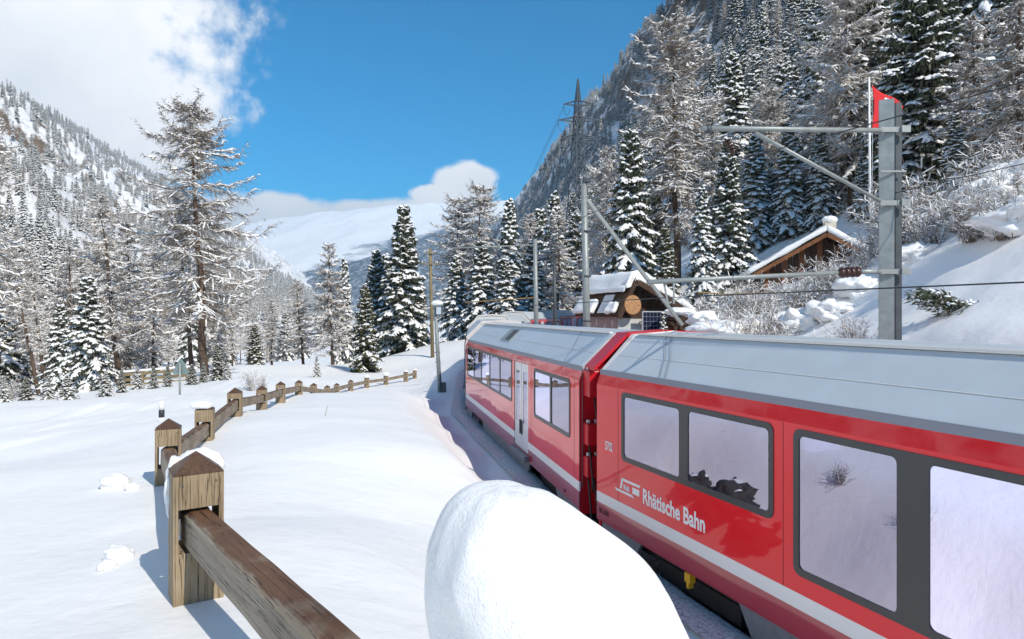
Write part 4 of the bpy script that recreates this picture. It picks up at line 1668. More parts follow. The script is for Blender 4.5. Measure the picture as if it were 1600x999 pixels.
# ------------------------------------------------------------------ wooden fence
FP[0] = Vector((.05, 1.0, 2.45))
fence = empty('wooden_fence', (FP[1].x, FP[1].y, FP[1].z))
tag(fence, 'weathered wooden post and rail fence curving away beside the line', 'fence')
inv = Matrix.Translation(-Vector(fence.location))
PW, RW, RH = .205, .12, .15
dirs = []
for i, p in enumerate(FP):
    a = FP[max(i - 1, 0)]
    b = FP[min(i + 1, len(FP) - 1)]
    d = (a - b)
    d.z = 0
    dirs.append(d.normalized())
POST_H = [.70, .575, .50, .40, .40, .44, .46, .38, .34, .30, .32, .46, .48, .50, .56, .56]
RAIL_Z = []
for i, p in enumerate(FP):
    h = POST_H[i]
    if i == 1: h = .575
    top = p.z + h
    rz0 = p.z + h - (.16 if i < 4 else .10) - RH - .02
    if i == 0: rz0 = 2.85
    RAIL_Z.append(rz0 + RH / 2 + .01)
    m = MB()
    w = PW / 2
    mw = RW / 2 + .022
    z0, z1 = rz0 - .012, rz0 + RH + .032
    m.box(-w, w, -w, w, p.z - .7, z0)
    m.box(-w, -mw, -w, w, z0, z1)
    m.box(mw, w, -w, w, z0, z1)
    m.box(-w, w, -w, w, z1, top)
    tip = top + .085
    m.add([(-w, -w, top), (w, -w, top), (w, w, top), (-w, w, top), (0, 0, tip)], [(0, 1, 4), (1, 2, 4), (2, 3, 4), (3, 0, 4)])
    o = m.build('post', MATS['post_wood'], fence)
    ang = math.atan2(dirs[i].x, -dirs[i].y)
    if i > 2:
        ang += random.uniform(-.09, .09)
    o.matrix_world = Matrix.Translation(Vector((p.x, p.y, 0))) @ Matrix.Rotation(ang, 4, 'Z') @ Matrix.Rotation(random.uniform(-.03, .03) if i > 1 else 0, 4, 'X')
    o.matrix_parent_inverse = inv
    # darker wet top of the post
    cp = MB()
    w2 = w + .002
    cp.add([(-w2, -w2, top + .002), (w2, -w2, top + .002), (w2, w2, top + .002), (-w2, w2, top + .002), (0, 0, tip + .003)], [(0, 1, 4), (1, 2, 4), (2, 3, 4), (3, 0, 4), (3, 2, 1, 0)])
    c = cp.build('post_top', MATS['wet_wood'], o)
    if i < 5:
        for xx, zz in ((-.065, -.045), (.07, -.035), (.066, -.30), (-.07, -.33)):
            nm_ = MB()
            nm_.tube([(xx, -w + .002, top + zz), (xx, -w - .003, top + zz)], .0045, 6)
            nm_.build('nail', MATS['steel_dark'], o)
for i in range(len(FP) - 1):
    a = Vector((FP[i].x, FP[i].y, RAIL_Z[i]))
    b = Vector((FP[i + 1].x, FP[i + 1].y, RAIL_Z[i + 1]))
    d = b - a
    L = d.length
    x = d.normalized()
    y = Vector((0, 0, 1)).cross(x).normalized()
    z = x.cross(y)
    m = MB()
    n = 10
    rr = random.Random(i)
    V, F = [], []
    sec = [(-RW / 2, -RH / 2), (RW / 2, -RH / 2), (RW / 2 - .002, RH / 2 - .022), (RW / 2 - .022, RH / 2), (-RW / 2 + .022, RH / 2), (-RW / 2 + .002, RH / 2 - .022)]
    for k in range(n + 1):
        jx, jz = rr.uniform(-.0015, .0015), rr.uniform(-.002, .002)
        for (p_, q_) in sec:
            V.append((L * k / n, p_ + jx, q_ + jz))
    ns = len(sec)
    for k in range(n):
        for j in range(ns):
            j2 = (j + 1) % ns
            F.append((k * ns + j, k * ns + j2, (k + 1) * ns + j2, (k + 1) * ns + j))
    F += [tuple(range(ns))[::-1], tuple(n * ns + j for j in range(ns))]
    m.add(V, F)
    o = m.build('rail', MATS['rail_wood'], fence)
    o.matrix_world = Matrix.Translation(a) @ Matrix((x, y, z)).transposed().to_4x4()
    o.matrix_parent_inverse = inv

# the wet upper face of the rails is the same timber, browner: cap board of a few millimetres of darker grain
caps = [(1, 'snow cap slumped over the back of the nearest visible fence post', (-.04, .13, .555), (.115, .06, .095)),
        (3, 'snow cap on the split fence post behind the nearest one', (-.04, .02, .455), (.14, .11, .06)),
        (12, 'small round snow cap on a fence post down the slope', (0, 0, .58), (.15, .15, .10)),
        (13, 'round snow cap on the fence post before the lamp post', (0, 0, .60), (.19, .18, .13)),
        (14, 'flat snow cap on the second last fence post', (0, 0, .64), (.14, .14, .07)),
        (15, 'snow cap on the last fence post by the lamp post', (0, 0, .64), (.13, .13, .07))]
for i, lab, off, sz in caps:
    o = blob('snow_lump', Vector(FP[i]) + Vector(off), sz, i, .12, flat=-sz[2] * .6)
    tag(o, lab, 'snow', 'snow caps on the fence posts')
sc_ = blob('snow_drape', Vector(FP[1]) + Vector((-.125, .075, .47)), (.04, .085, .155), 4, .18)
tag(sc_, 'curl of snow hanging down the shaded side of the nearest visible post', 'snow')

# big snow cap on the post right in front
lev = [(3.545, -.022, -.004), (3.541, -.045, .03), (3.530, -.06, .065), (3.51, -.085, .10), (3.485, -.108, .14), (3.455, -.126, .175), (3.42, -.135, .205),
       (3.38, -.134, .233), (3.34, -.128, .258), (3.29, -.12, .285), (3.23, -.108, .300), (3.17, -.09, .29), (3.10, -.06, .25), (3.03, -.02, .18), (2.98, .03, .11)]
V, F, NS = [], [], 64
for j, (z, xl, xr) in enumerate(lev):
    z -= .019
    xl, xr = xl - .008, xr + .008
    cx, rx = (xl + xr) / 2, (xr - xl) / 2
    ry = rx * .95
    for k in range(NS):
        a = 2 * math.pi * k / NS
        p = Vector((cx + rx * math.cos(a), 1.02 + ry * math.sin(a), z))
        nz = mnoise.fractal(p * 6, .8, 2.0, 5) * .019 + mnoise.fractal(p * 40, .8, 2.0, 3) * .003
        V.append((p.x + math.cos(a) * nz, p.y + math.sin(a) * nz, p.z + (nz * .6 if j < 5 else 0)))
for j in range(len(lev) - 1):
    for k in range(NS):
        k2 = (k + 1) % NS
        F.append((j * NS + k, (j + 1) * NS + k, (j + 1) * NS + k2, j * NS + k2))
F.append(tuple(range(NS)))
F.append(tuple((len(lev) - 1) * NS + k for k in range(NS))[::-1])
sm = link('snow_mound', mesh_np('snow_mound', V, F, MATS['snow_near'], True))
md = sm.modifiers.new('smooth', 'SUBSURF')
md.levels = md.render_levels = 2
tag(sm, 'huge rounded snow cap in the foreground in front of the red train', 'snow')

for i, (px, py, Y, s_, lab) in enumerate([(182, 762, 5.7, .12, 'snow clod lying left of the second fence post'), (206, 772, 5.55, .06, 'small snow crumb beside the larger clod'),
                                          (186, 897, 3.55, .075, 'snow clod left of the nearest visible post'), (168, 905, 3.4, .045, 'flat snow crumb beside the lower clod')]):
    p = P(px, py, Y)
    p.z = tz(p.x, p.y)
    o = blob('snow_clod', p + Vector((0, 0, s_ * .35)), (s_ * 1.05, s_ * .85, s_ * .7), 20 + i, .28, freq=1.3, mat='snow')
    tag(o, lab, 'snow clod', 'snow clods beside the fence')

simple('rock_dark', (.055, .05, .045), .9, var=.6, scale=9, bump=1.0)
for i, (x, y, s_, lab) in enumerate([(.10, 7.95, .34, 'dark boulder in the snow lip beside the near coach, mirrored in its window'), (.55, 7.35, .26, 'smaller dark stone below the snow lip beside the near coach'),
                                     (-.25, 8.7, .24, 'dark stone at the edge of the track cutting')]):
    o = blob('boulder', (x, y, tz(x, y) - .06), (s_ * 1.7, s_ * 1.3, s_ * .72), 90 + i, .5, mat='rock_dark', freq=2.2)
    sb_ = blob('snow', (-s_ * .3, 0, s_ * .50), (s_ * .8, s_ * .7, s_ * .22), 70 + i, .5, o, freq=2.2)
    tag(o, lab, 'boulder', 'boulders in the cutting')
# ------------------------------------------------------------------ overhead line
def root_at(name, label, cat, p, group=None):
    o = empty(name, p)
    tag(o, label, cat, group)
    return o


def insul(parent, a, b, r=.05, n=4):
    a, b = Vector(a), Vector(b)
    m = MB()
    pts_r = []
    for k in range(n):
        t0, t1 = (k + .1) / n, (k + .62) / n
        m.tube([a.lerp(b, t0), a.lerp(b, t1)], r, 12, r1=r * .55)
    m.tube([a, b], r * .35, 8)
    o = m.build('insulator', MATS['insulator_brown'], parent, True)
    return o


N1 = Vector((-.928, -.372, 0))     # from the track's right towards its left, near coach
mp_ = Vector((5.27, 9.0, 0))
mast = root_at('catenary_mast', 'steel catenary mast with two long arms right behind the near coach roof', 'mast', (mp_.x, mp_.y, 1.5))


def W2(o, *pts):
    return [Vector(p) - Vector(o.location) for p in pts]


def chan(m, cx, cy, w, d, z0, z1, t=.014, open_=1):
    m.box(cx - w / 2, cx + w / 2, cy - t / 2, cy + t / 2, z0, z1)
    for s in (-1, 1):
        m.box(cx + s * w / 2 - (t if s > 0 else 0), cx + s * w / 2 + (t if s < 0 else 0), cy + t / 2 + .0005, cy + d, z0, z1)


m = MB()
chan(m, 0, 0, .185, .07, 0, 5.32)
o = m.build('post', MATS['galvanised'], mast)
o.rotation_euler = (0, 0, math.radians(-24))
o.location = (-.03, -.05, 0)
m = MB()
chan(m, 0, 0, .26, .08, 0, 5.28)
o = m.build('post', MATS['steel_dark'], mast)  # second channel's shaded look is put into this darker steel colour
o.rotation_euler = (0, 0, math.radians(-90))
o.location = (.115, .10, 0)
zu, zl_, zb = 6.38, 5.36, 4.41
for z in (zu - 1.5, zl_ - 1.5, zb - 1.5, 4.30):
    m = MB()
    hh = .035 if z != 4.30 else .012
    m.box(-.16, .20, -.125, -.105, z - hh, z + hh)
    if z != 4.30:
        m.box(.12, .24, -.16, -.128, z - .045, z + .045)
    o = m.build('clamp', MATS['galvanised'], mast)
e1 = P(1097, 201, 7.81)
m = MB(); m.tube(W2(mast, (5.2, 8.93, zu), e1), .033, 10); m.build('arm', MATS['galvanised'], mast, True)
m = MB(); m.tube(W2(mast, e1 + Vector((.05, .02, 0)), e1 + Vector((.10, .04, 0))), .05, 10); m.build('pipe_collar', MATS['steel_dark'], mast, True)
s0 = P(1180, 208, 8.1)
m = MB(); m.tube(W2(mast, s0, (5.2, 8.93, zl_)), .026, 10); m.build('strut', MATS['galvanised'], mast, True)
e2 = P(1012, 441, 7.55)
i0, i1 = P(1340, 425, 8.78), P(1308, 426.5, 8.65)
m = MB(); m.tube(W2(mast, (5.2, 8.93, zb), i0), .036, 10); m.build('arm', MATS['galvanised'], mast, True)
insul(mast, *W2(mast, i0, i1), .075, 4)
m = MB(); m.tube(W2(mast, i1, e2), .030, 10); m.build('arm', MATS['galvanised'], mast, True)
hang = P(1045, 441, 7.68)
m = MB()
m.beam(*W2(mast, hang + Vector((-.06, 0, 0)), hang + Vector((-.01, 0, -.26))), .02, .02)
m.beam(*W2(mast, hang + Vector((.06, 0, 0)), hang + Vector((.06, 0, -.26))), .02, .02)
m.beam(*W2(mast, hang + Vector((-.02, 0, -.26)), hang + Vector((.38, .10, -.10))), .016, .016)
m.build('registration_arm', MATS['galvanised'], mast)
insul(mast, *W2(mast, P(1136, 218, 8.0), P(1146, 240, 8.0)), .055, 5)


def wire(name, label, pts, r, mat, group='overhead line wires'):
    m = MB()
    o_ = Vector(pts[0])
    m.tube([Vector(p) - o_ for p in pts], r, 5)
    o = m.build(name, MATS[mat], None, True)
    o.location = o_
    tag(o, label, 'wire', group)
    return o


def along_track(z0, sag, off=0.0, s_back=30):
    pts = []
    c0_ = A1 + rt(HEAD[0]) * (CW / 2)
    for k in range(10):
        s = s_back - s_back * k / 9.0
        q = c0_ - hd(HEAD[0]) * s + rt(HEAD[0]) * off
        pts.append((q.x, q.y, z0 - sag * math.sin(math.pi * min(1, s / 30))))
    for i in range(2, len(CENTER) - 1):
        q = CENTER[i]
        pts.append((q.x + off, q.y, z0 + CZ[i] * .9))
    return pts


wire('contact_wire', 'dark contact wire running over the train roofs', along_track(4.08, .0), .008, 'cable_black')
wire('messenger_wire', 'thin messenger wire high above the train', along_track(5.95, .35), .007, 'cable_black')
h2 = hang + Vector((.03, 0, -.2))
wire('feeder_wire', 'rust-coloured twisted wire from the lower mast arm towards the chalet', [h2 + Vector((.35, .1, .08)), P(1140, 460, 13), P(1200, 456, 20), P(1300, 452, 27)], .010, 'cable_rust')
wire('line_wire', 'slanting wire crossing the dark spruces at upper right', [P(1700, 232, 7), P(1600, 256, 7.5), P(1480, 283, 8.4), P(1384, 305, 9)], .006, 'cable_black')

# braced mast
bp = Vector((2.36, 20.0, 1.4))
bm_ = root_at('braced_mast', 'slim steel mast with a long diagonal brace in front of the shed', 'mast', bp)
m = MB(); m.tube(W2(bm_, (2.38, 20, 1.4), P(912, 280, 20)), .125, 10, r1=.095); m.build('post', MATS['galvanised'], bm_, True)
m = MB(); m.beam(*W2(bm_, P(917, 312, 20), P(1066, 508, 20.4)), .125, .10); m.build('brace', MATS['galvanised'], bm_)
m = MB(); m.box(-.13, .10, -.13, .13, 6.55, 6.68); m.build('mast_cap', MATS['steel_dark'], bm_)
for z in (2.2, 3.6, 5.0):
    m = MB(); m.tube([(-.02 * z / 3, 0, z), (-.02 * z / 3, 0, z + .05)], .135, 10); m.build('clamp_ring', MATS['steel_dark'], bm_, True)

cp_ = root_at('catenary_pole', 'grey pole with horizontal arm reaching left over the far coaches', 'pole', (1.14, 30, 1.6))
m = MB(); m.tube(W2(cp_, (1.16, 30, 1.6), P(836, 374, 30)), .12, 8, r1=.095); m.build('post', MATS['galvanised'], cp_, True)
m = MB(); m.tube(W2(cp_, P(837, 383, 30), P(708, 388, 28.5)), .03, 6); m.build('arm', MATS['galvanised'], cp_, True)
m = MB(); m.tube(W2(cp_, P(837, 400, 30), P(770, 386, 29.2)), .02, 6); m.build('strut', MATS['galvanised'], cp_, True)
i0, i1 = P(885, 462, 31), P(878, 463, 31)
m = MB(); m.tube(W2(cp_, P(838, 465, 30), P(726, 473, 28.6)), .03, 6); m.build('arm', MATS['cable_rust'], cp_, True)
insul(cp_, *W2(cp_, i0, i1), .09, 3)
tp = root_at('catenary_pole', 'thin dark pole between the arm pole and the braced mast', 'pole', (2.85, 42, 1.8))
m = MB(); m.tube(W2(tp, (2.85, 42, 1.8), P(866, 408, 42)), .13, 8, r1=.10); m.build('post', MATS['steel_dark'], tp, True)
m = MB(); m.tube(W2(tp, P(866, 420, 42), P(800, 424, 41)), .03, 6); m.build('arm', MATS['steel_dark'], tp, True)

# lattice pylon
PY = 150.0
pyl = P(903, 285, PY)
pb = tz(pyl.x, PY)
pb = max(pb, 12.0)
pylon = root_at('lattice_pylon', 'steel lattice power pylon rising against the sky above the trees', 'pylon', (pyl.x, PY, pb))
topz = P(903, 124, PY).z - pb
m = MB()
nseg = 16


def half(z):
    f = z / topz
    return .30 + 2.4 * max(0, 1 - f) ** 1.1 if f < .86 else .30 + .1 + .2 * (1 - f) / .14 - .35 * (f - .86) / .14


lv = [topz * (k / nseg) for k in range(nseg + 1)]
for k in range(nseg):
    a, b = half(lv[k]), half(lv[k + 1])
    ca = [(-a, -a), (a, -a), (a, a), (-a, a)]
    cb = [(-b, -b), (b, -b), (b, b), (-b, b)]
    for j in range(4):
        j2 = (j + 1) % 4
        m.beam((*ca[j], lv[k]), (*cb[j], lv[k + 1]), .24, .24)
        m.beam((*ca[j], lv[k]), (*cb[j2], lv[k + 1]), .13, .13)
        m.beam((*ca[j2], lv[k]), (*cb[j], lv[k + 1]), .13, .13)
        m.beam((*cb[j], lv[k + 1]), (*cb[j2], lv[k + 1]), .13, .13)
o = m.build('tower', MATS['pylon_steel'], pylon)
o['kind'] = 'stuff'
o.rotation_euler.z = .5
for py, xl, xr in ((163, 881, 930), (188, 872, 936), (215, 880, 930)):
    zc = P(903, py - 6, PY).z - pb
    for px in (xl, xr):
        ex = (px - 903) / 1000 * PY
        ez = P(903, py, PY).z - pb
        m = MB()
        for yy in (-.45, .45):
            m.beam((0, yy, zc), (ex, 0, ez), .2, .2)
            m.beam((0, yy, zc - 1.3), (ex, 0, ez), .15, .15)
        for k in (1, 2, 3):
            f = k / 4
            m.beam((ex * f, .45 * (1 - f), zc + (ez - zc) * f), (ex * f, -.45 * (1 - f), zc - 1.3 + (ez - zc + 1.3) * f), .07, .07)
        ar = m.build('crossarm', MATS['pylon_steel'], pylon)
        ar['kind'] = 'stuff'
        m = MB()
        m.tube([(ex, 0, ez), (ex * .98, .2, ez - 1.2)], .09, 5)
        m.tube([(ex * (1 - t_ * .45), .2, ez - 1.2 - 1.4 * math.sin(t_ * 3.14)) for t_ in (0, .2, .4, .6, .8, 1)], .05, 4)
        m.build('jumper_loop', MATS['pylon_steel'], pylon)
for i, (py, xr) in enumerate(((163, 930), (188, 936), (163, 881), (188, 872), (215, 880))):
    a = P(xr, py + 4, PY)
    if xr > 903:
        b = a + Vector((95, 30, 75))
    else:
        b = a + Vector((-8, 300, -45)) + Vector((-120, 180, 0)) * .4
    pts = [a.lerp(b, k / 8) - Vector((0, 0, 5 * math.sin(math.pi * k / 8))) for k in range(9)]
    wire('power_cable', ['upper power cable from the pylon to the mountainside', 'middle power cable from the pylon to the mountainside', 'upper power cable from the pylon down the valley',
                         'middle power cable from the pylon down the valley', 'lowest power cable from the pylon down the valley'][i], pts, .045, 'pylon_steel', 'power cables')

# telegraph pole
tg = P(676, 520, 50)
tele = root_at('telegraph_pole', 'yellowish wooden telegraph pole with two crossbars beside the tallest spruce', 'pole', (tg.x, tg.y, tz(tg.x, tg.y)))
b0 = Vector(tele.location)
m = MB(); m.tube([(0, 0, -.3), P(672, 388, 50) - b0], .15, 8, r1=.11); m.build('post', MATS['pole_wood'], tele, True)
for py, w_ in ((396, .42), (413, .65)):
    c = P(672, py, 50) - b0
    m = MB(); m.beam(c + Vector((-w_, -.14, 0)), c + Vector((w_, -.14, 0)), .09, .10); cb_ = m.build('crossbar', MATS['pole_wood'], tele)
    for sx in (-.9, .9):
        m = MB(); m.tube([c + Vector((sx * w_, -.14, .05)), c + Vector((sx * w_, -.14, .22))], .035, 6); m.build('insulator', MATS['white_plastic'], cb_, True)

# lamp post by the line
lp = Vector(((688 - 800) / 1000 * 27, 27, 0))
lp.z = tz(lp.x, lp.y)
lamp = root_at('lamp_post', 'leaning grey lamp post with snow on its lantern beside the second coach', 'lamp post', lp)
tpz = P(680, 478, 27) - lp
m = MB(); m.tube([(0, 0, -.3), tpz], .10, 8, r1=.065); m.build('post', MATS['steel_green'], lamp, True)
for k in range(3):
    f = .35 + .11 * k
    m = MB(); m.beam(tpz * f + Vector((-.14, 0, 0)), tpz * f + Vector((.10, 0, 0)), .03, .03); m.build('step_peg', MATS['steel_dark'], lamp)
m = MB(); m.box(.02, .30, -.10, .10, -.42, .0); lb = m.build('lantern', MATS['steel_dark'], lamp); lb.location = tpz
m = MB(); m.box(.06, .26, -.104, -.098, -.36, -.05); m.build('lantern_glass', MATS['lamp_glass'], lb)
m = MB(); m.beam(tpz + Vector((-.02, 0, -.02)), tpz + Vector((.32, 0, .03)), .26, .06); m.build('lantern_hood', MATS['steel_green'], lamp)
m = MB(); m.box(.06, .24, -.1, .1, .0, .42); m.build('switch_box', MATS['steel_dark'], lamp)
o = blob('snow_lump', lp + tpz + Vector((.08, 0, .10)), (.25, .19, .13), 31, .1, flat=-.08)
tag(o, 'snow cap on the lantern of the lamp post', 'snow')

# ------------------------------------------------------------------ shed
SY = 23.0
sc0 = P(966, 525, SY)
shed = empty('shed', (sc0.x, sc0.y, 2.55), math.radians(22))
tag(shed, 'small shed with log disc, solar panel and thick snow on its roof', 'shed')
SWX, SDY, EH, AH, AX_ = 2.75, 2.6, 1.62, 2.52, .45      # local x along the gable, y back
m = MB(); m.box(0, SWX * .82, 0, SDY, -.6, 1.22); m.build('wall', MATS['plaster_white'], shed)
m = MB(); m.box(-.012, -.002, .0, SDY, -.6, 1.23); m.build('side_wall', MATS['plaster_pink'], shed)
for (yy, zz) in ((.35, .82), (.9, .62), (1.5, .86), (.75, .25), (1.8, .35)):
    m = MB(); m.box(-.022, -.012, yy, yy + .09, zz, zz + .26); m.build('wall_slit', MATS['plaster_white'], shed)
# lit and timbered gable
nb_ = 12
for k in range(nb_):
    x0 = .05 + k * (SWX * .86) / nb_
    x1 = x0 + (SWX * .86) / nb_ - .012
    def rz_(x):
        return EH + (AH - EH) * (x / AX_) if x < AX_ else AH - (AH - 1.35) * (x - AX_) / (SWX - AX_)
    zt_ = min(rz_(x0), rz_(x1)) - .08
    if zt_ > 1.26:
        m = MB(); m.box(x0, x1, .03, .07, 1.225, zt_); m.build('plank', MATS['dark_wood'], shed)
m = MB(); m.box(-.02, SWX * .84, -.03, .05, 1.15, 1.222); m.build('sill_beam', MATS['dark_wood'], shed)
rl = [(-.22, EH - .42), (AX_, AH), (AX_, AH + .09), (-.30, EH - .36)]
rr_ = [(AX_, AH), (SWX + .35, 1.22), (SWX + .35, 1.31), (AX_, AH + .09)]
rm = MB(); rm.prism(rl, -.42, SDY + .2, 'y'); roof_l = rm.build('roof', MATS['dark_wood'], shed)
rm = MB(); rm.prism(rr_, -.42, SDY + .2, 'y'); roof_r = rm.build('roof', MATS['dark_wood'], shed)
m = MB(); m.beam((AX_, -.45, AH - .06), (SWX + .3, -.45, 1.17), .05, .16); m.build('bargeboard', MATS['dark_wood'], shed)
m = MB(); m.beam((AX_, -.45, AH - .06), (-.24, -.45, EH - .48), .05, .16); m.build('bargeboard', MATS['dark_wood'], shed)


def snow_slab(name, poly, a, b, parent, seed, n=26):
    """thick roof snow: cross-section poly swept from a to b, rounded and uneven"""
    o_ = MB()
    o_.prism(poly, a, b, 'y')
    ob = o_.build(name, MATS['snow_near'], parent)
    md_ = ob.modifiers.new('bevel', 'BEVEL'); md_.width = .10; md_.segments = 3
    md_ = ob.modifiers.new('sub', 'SUBSURF'); md_.subdivision_type = 'SIMPLE'; md_.levels = md_.render_levels = 3
    tx = bpy.data.textures.new(name, 'CLOUDS'); tx.noise_scale = .5
    md_ = ob.modifiers.new('disp', 'DISPLACE'); md_.texture = tx; md_.strength = .16; md_.mid_level = .55
    for p_ in ob.data.polygons: p_.use_smooth = True
    return ob


snow_slab('snow', [(AX_ + .02, AH + .10), (SWX + .30, 1.33), (SWX + .38, 1.52), (AX_ + .6, AH + .26), (AX_ + .1, AH + .36), (AX_ - .12, AH + .28), (-.02, EH + .60), (.0, EH + .42), (AX_ - .05, AH + .06)], -.40, SDY + .15, shed, 1)
snow_slab('snow', [(-.30, EH - .34), (-.10, EH + .02), (-.22, EH + .16), (-.52, EH - .26)], -.36, .25, shed, 2)
snow_slab('snow', [(-.30, EH - .34), (-.06, EH + .12), (-.22, EH + .28), (-.56, EH - .26)], 1.15, SDY + .1, shed, 3)
# skylight in the steep roof side
m = MB()
def onl(f, lift): # point on left roof
    dx, dz = AX_ + .30, AH + .09 - (EH - .36)
    n_ = math.hypot(dx, dz)
    return (-.30 + dx * f - dz / n_ * lift, EH - .36 + dz * f + dx / n_ * lift)
m.add([(*[onl(.05, .03)[0]], .33, onl(.05, .03)[1]), (onl(.05, .03)[0], 1.05, onl(.05, .03)[1]), (onl(.55, .03)[0], 1.05, onl(.55, .03)[1]), (onl(.55, .03)[0], .33, onl(.55, .03)[1])], [(0, 1, 2, 3)])
sk = m.build('skylight', MATS['alu_frame'], shed)
for i in range(2):
    for j in range(2):
        m = MB()
        y0, y1 = .36 + i * .345, .36 + i * .345 + .315
        f0, f1 = .07 + j * .24, .07 + j * .24 + .22
        a, b = onl(f0, .036), onl(f1, .036)
        m.add([(a[0], y0, a[1]), (a[0], y1, a[1]), (b[0], y1, b[1]), (b[0], y0, b[1])], [(0, 1, 2, 3)])
        m.build('pane', MATS['lamp_glass'], sk)
m = MB(); m.tube([(.30, -.50, 1.62), (.30, -.42, 1.62)], .34, 26); ld = m.build('log_disc', MATS['log_end'], shed, False)
m = MB(); m.tube([(.30 + .345 * math.cos(a * .2417), -.46, 1.62 + .345 * math.sin(a * .2417)) for a in range(27)], .02, 5); m.build('bark_ring', MATS['orange_wood'], ld)
m = MB(); m.box(.68, 1.92, -.52, -.48, .68, 1.40); sp_ = m.build('solar_panel', MATS['alu_frame'], shed)
for i in range(8):
    for j in range(4):
        m = MB(); m.box(.71 + i * .148, .71 + i * .148 + .138, -.525, -.5205, .71 + j * .166, .71 + j * .166 + .156); m.build('solar_cell', MATS['solar_cell'], sp_)
for xx in (.9, 1.7):
    m = MB(); m.beam((xx, -.48, 1.05), (xx, .0, 1.0), .04, .04); m.build('bracket', MATS['steel_dark'], shed)
# woodpile
wp = empty('woodpile', (P(1062, 500, 22.4).x, 22.4, 2.9), math.radians(10))
tag(wp, 'dark stack of snowy firewood at the right end of the shed', 'woodpile')
lm = MB(); lm.tube([(0, -.35, 0), (0, .35, 0)], .085, 7)
lme = lm.mesh('log', MATS['dark_wood'])
for j in range(6):
    for i in range(5 - (j > 4)):
        o = link('log', lme, wp)
        o.location = (-.36 + i * .18 + (j % 2) * .09, random.uniform(-.06, .06), j * .155)
o = blob('snow_lump', Vector(wp.location) + Vector((0, 0, 1.02)), (.55, .42, .16), 33, .15)
tag(o, 'snow lying on the firewood stack', 'snow')
o = blob('snow_drift', P(1135, 520, 18.5) + Vector((0, 0, -.05)), (1.1, .8, .42), 35, .4)
tag(o, 'curling snow drift between shed and bare shrubs', 'snow drift')
o = blob('snow_drift', P(1098, 500, 19.5), (.45, .4, .26), 36, .4)
tag(o, 'small curl of snow on the drift right of the shed', 'snow drift')

# ------------------------------------------------------------------ chalet
CY = 31.0
cc = P(1180, 430, CY)
chal = empty('chalet', (cc.x + .45, CY, cc.z - 1.45), math.radians(-14))
tag(chal, 'brown timber chalet with snowy roof and cream chimney behind bare shrubs', 'chalet')
GW, GD, CE, CA = 5.2, 6.0, 1.75, 3.25
m = MB(); m.box(0.02, GW - .02, .12, GD, -1.5, CE); m.build('wall', MATS['dark_wood'], chal)
nb_ = 20
for k in range(nb_):
    x0, x1 = k * GW / nb_, (k + 1) * GW / nb_ - .02
    xm = (x0 + x1) / 2
    zt_ = CE + (CA - CE) * (1 - abs(xm - GW / 2) / (GW / 2)) - .08
    m = MB(); m.box(x0, x1, .0, .10, .6, zt_); m.build('plank', MATS['orange_wood'] if k % 3 == 0 else MATS['dark_wood'], chal)
for s in (-1, 1):
    ex = GW / 2 + s * (GW / 2 + .75)
    ez = CE - (CA - CE) / (GW / 2) * .75
    m = MB()
    m.prism([(GW / 2, CA), (ex, ez), (ex, ez + .10), (GW / 2, CA + .10)], -.8, GD + .4, 'y')
    m.build('roof', MATS['dark_wood'], chal)
    m = MB(); m.beam((GW / 2, -.83, CA - .02), (ex, -.83, ez - .02), .05, .17); m.build('bargeboard', MATS['orange_wood'], chal)
    sl_ = MB()
    e_ = .2
    snow_slab('snow', [(GW / 2, CA + .12), (ex + s * .05, ez + .12), (ex + s * .12, ez + .34), (GW / 2, CA + .46)], -.9, GD + .4, chal, 5)
m = MB(); m.box(GW / 2 - .9, GW / 2 - .25, -.02, -.004, 1.0, 1.9); wn_ = m.build('window', MATS['orange_wood'], chal)
m = MB(); m.box(GW / 2 - .84, GW / 2 - .31, -.03, -.022, 1.06, 1.84); m.build('pane', MATS['solar_cell'], wn_)
m = MB(); m.box(GW / 2 + .45, GW / 2 + .95, 1.6, 2.1, CA - .5, CA + .92); m.build('chimney', MATS['plaster_cream'], chal)
o = blob('snow', (GW / 2 + .70, 1.85, CA + 1.02), (.36, .34, .20), 38, .12, chal, flat=-.14)

# flagpole and flag
fp0 = P(1360, 430, 24)
fpole = root_at('flagpole', 'thin white flagpole rising beside the chalet behind the near mast', 'flagpole', (fp0.x, 24, tz(fp0.x, 24) - .2))
m = MB(); m.tube([(0, 0, 0), P(1358, 122, 24) - Vector(fpole.location)], .05, 8, r1=.035); m.build('pole', MATS['white_plastic'], fpole, True)
m = MB(); m.tube([P(1363.5, 133, 24) - Vector(fpole.location), P(1362.5, 430, 24) - Vector(fpole.location)], .008, 4); m.build('halyard', MATS['white_plastic'], fpole)
# cloth hanging from its corner, seen as a slanting triangle with a fold
fc = [(1362, 133), (1411, 167), (1401, 208), (1364, 205)]
flag = root_at('flag', 'red flag with white cross hanging from the flagpole', 'flag', P(1362, 133, 23.95))
nu, nv = 24, 18


def flag_pt(u, v_):
    a = Vector(fc[0]).lerp(Vector(fc[1]), u)
    b = Vector(fc[3]).lerp(Vector(fc[2]), u)
    q = a.lerp(b, v_)
    dep = 23.95 + .14 * math.sin(u * 5.5 + v_ * 1.5) * u
    return P(q.x + 2.5 * math.sin(v_ * 4 + u * 3), q.y + 3 * math.sin(u * 6.3), dep) - Vector(flag.location)


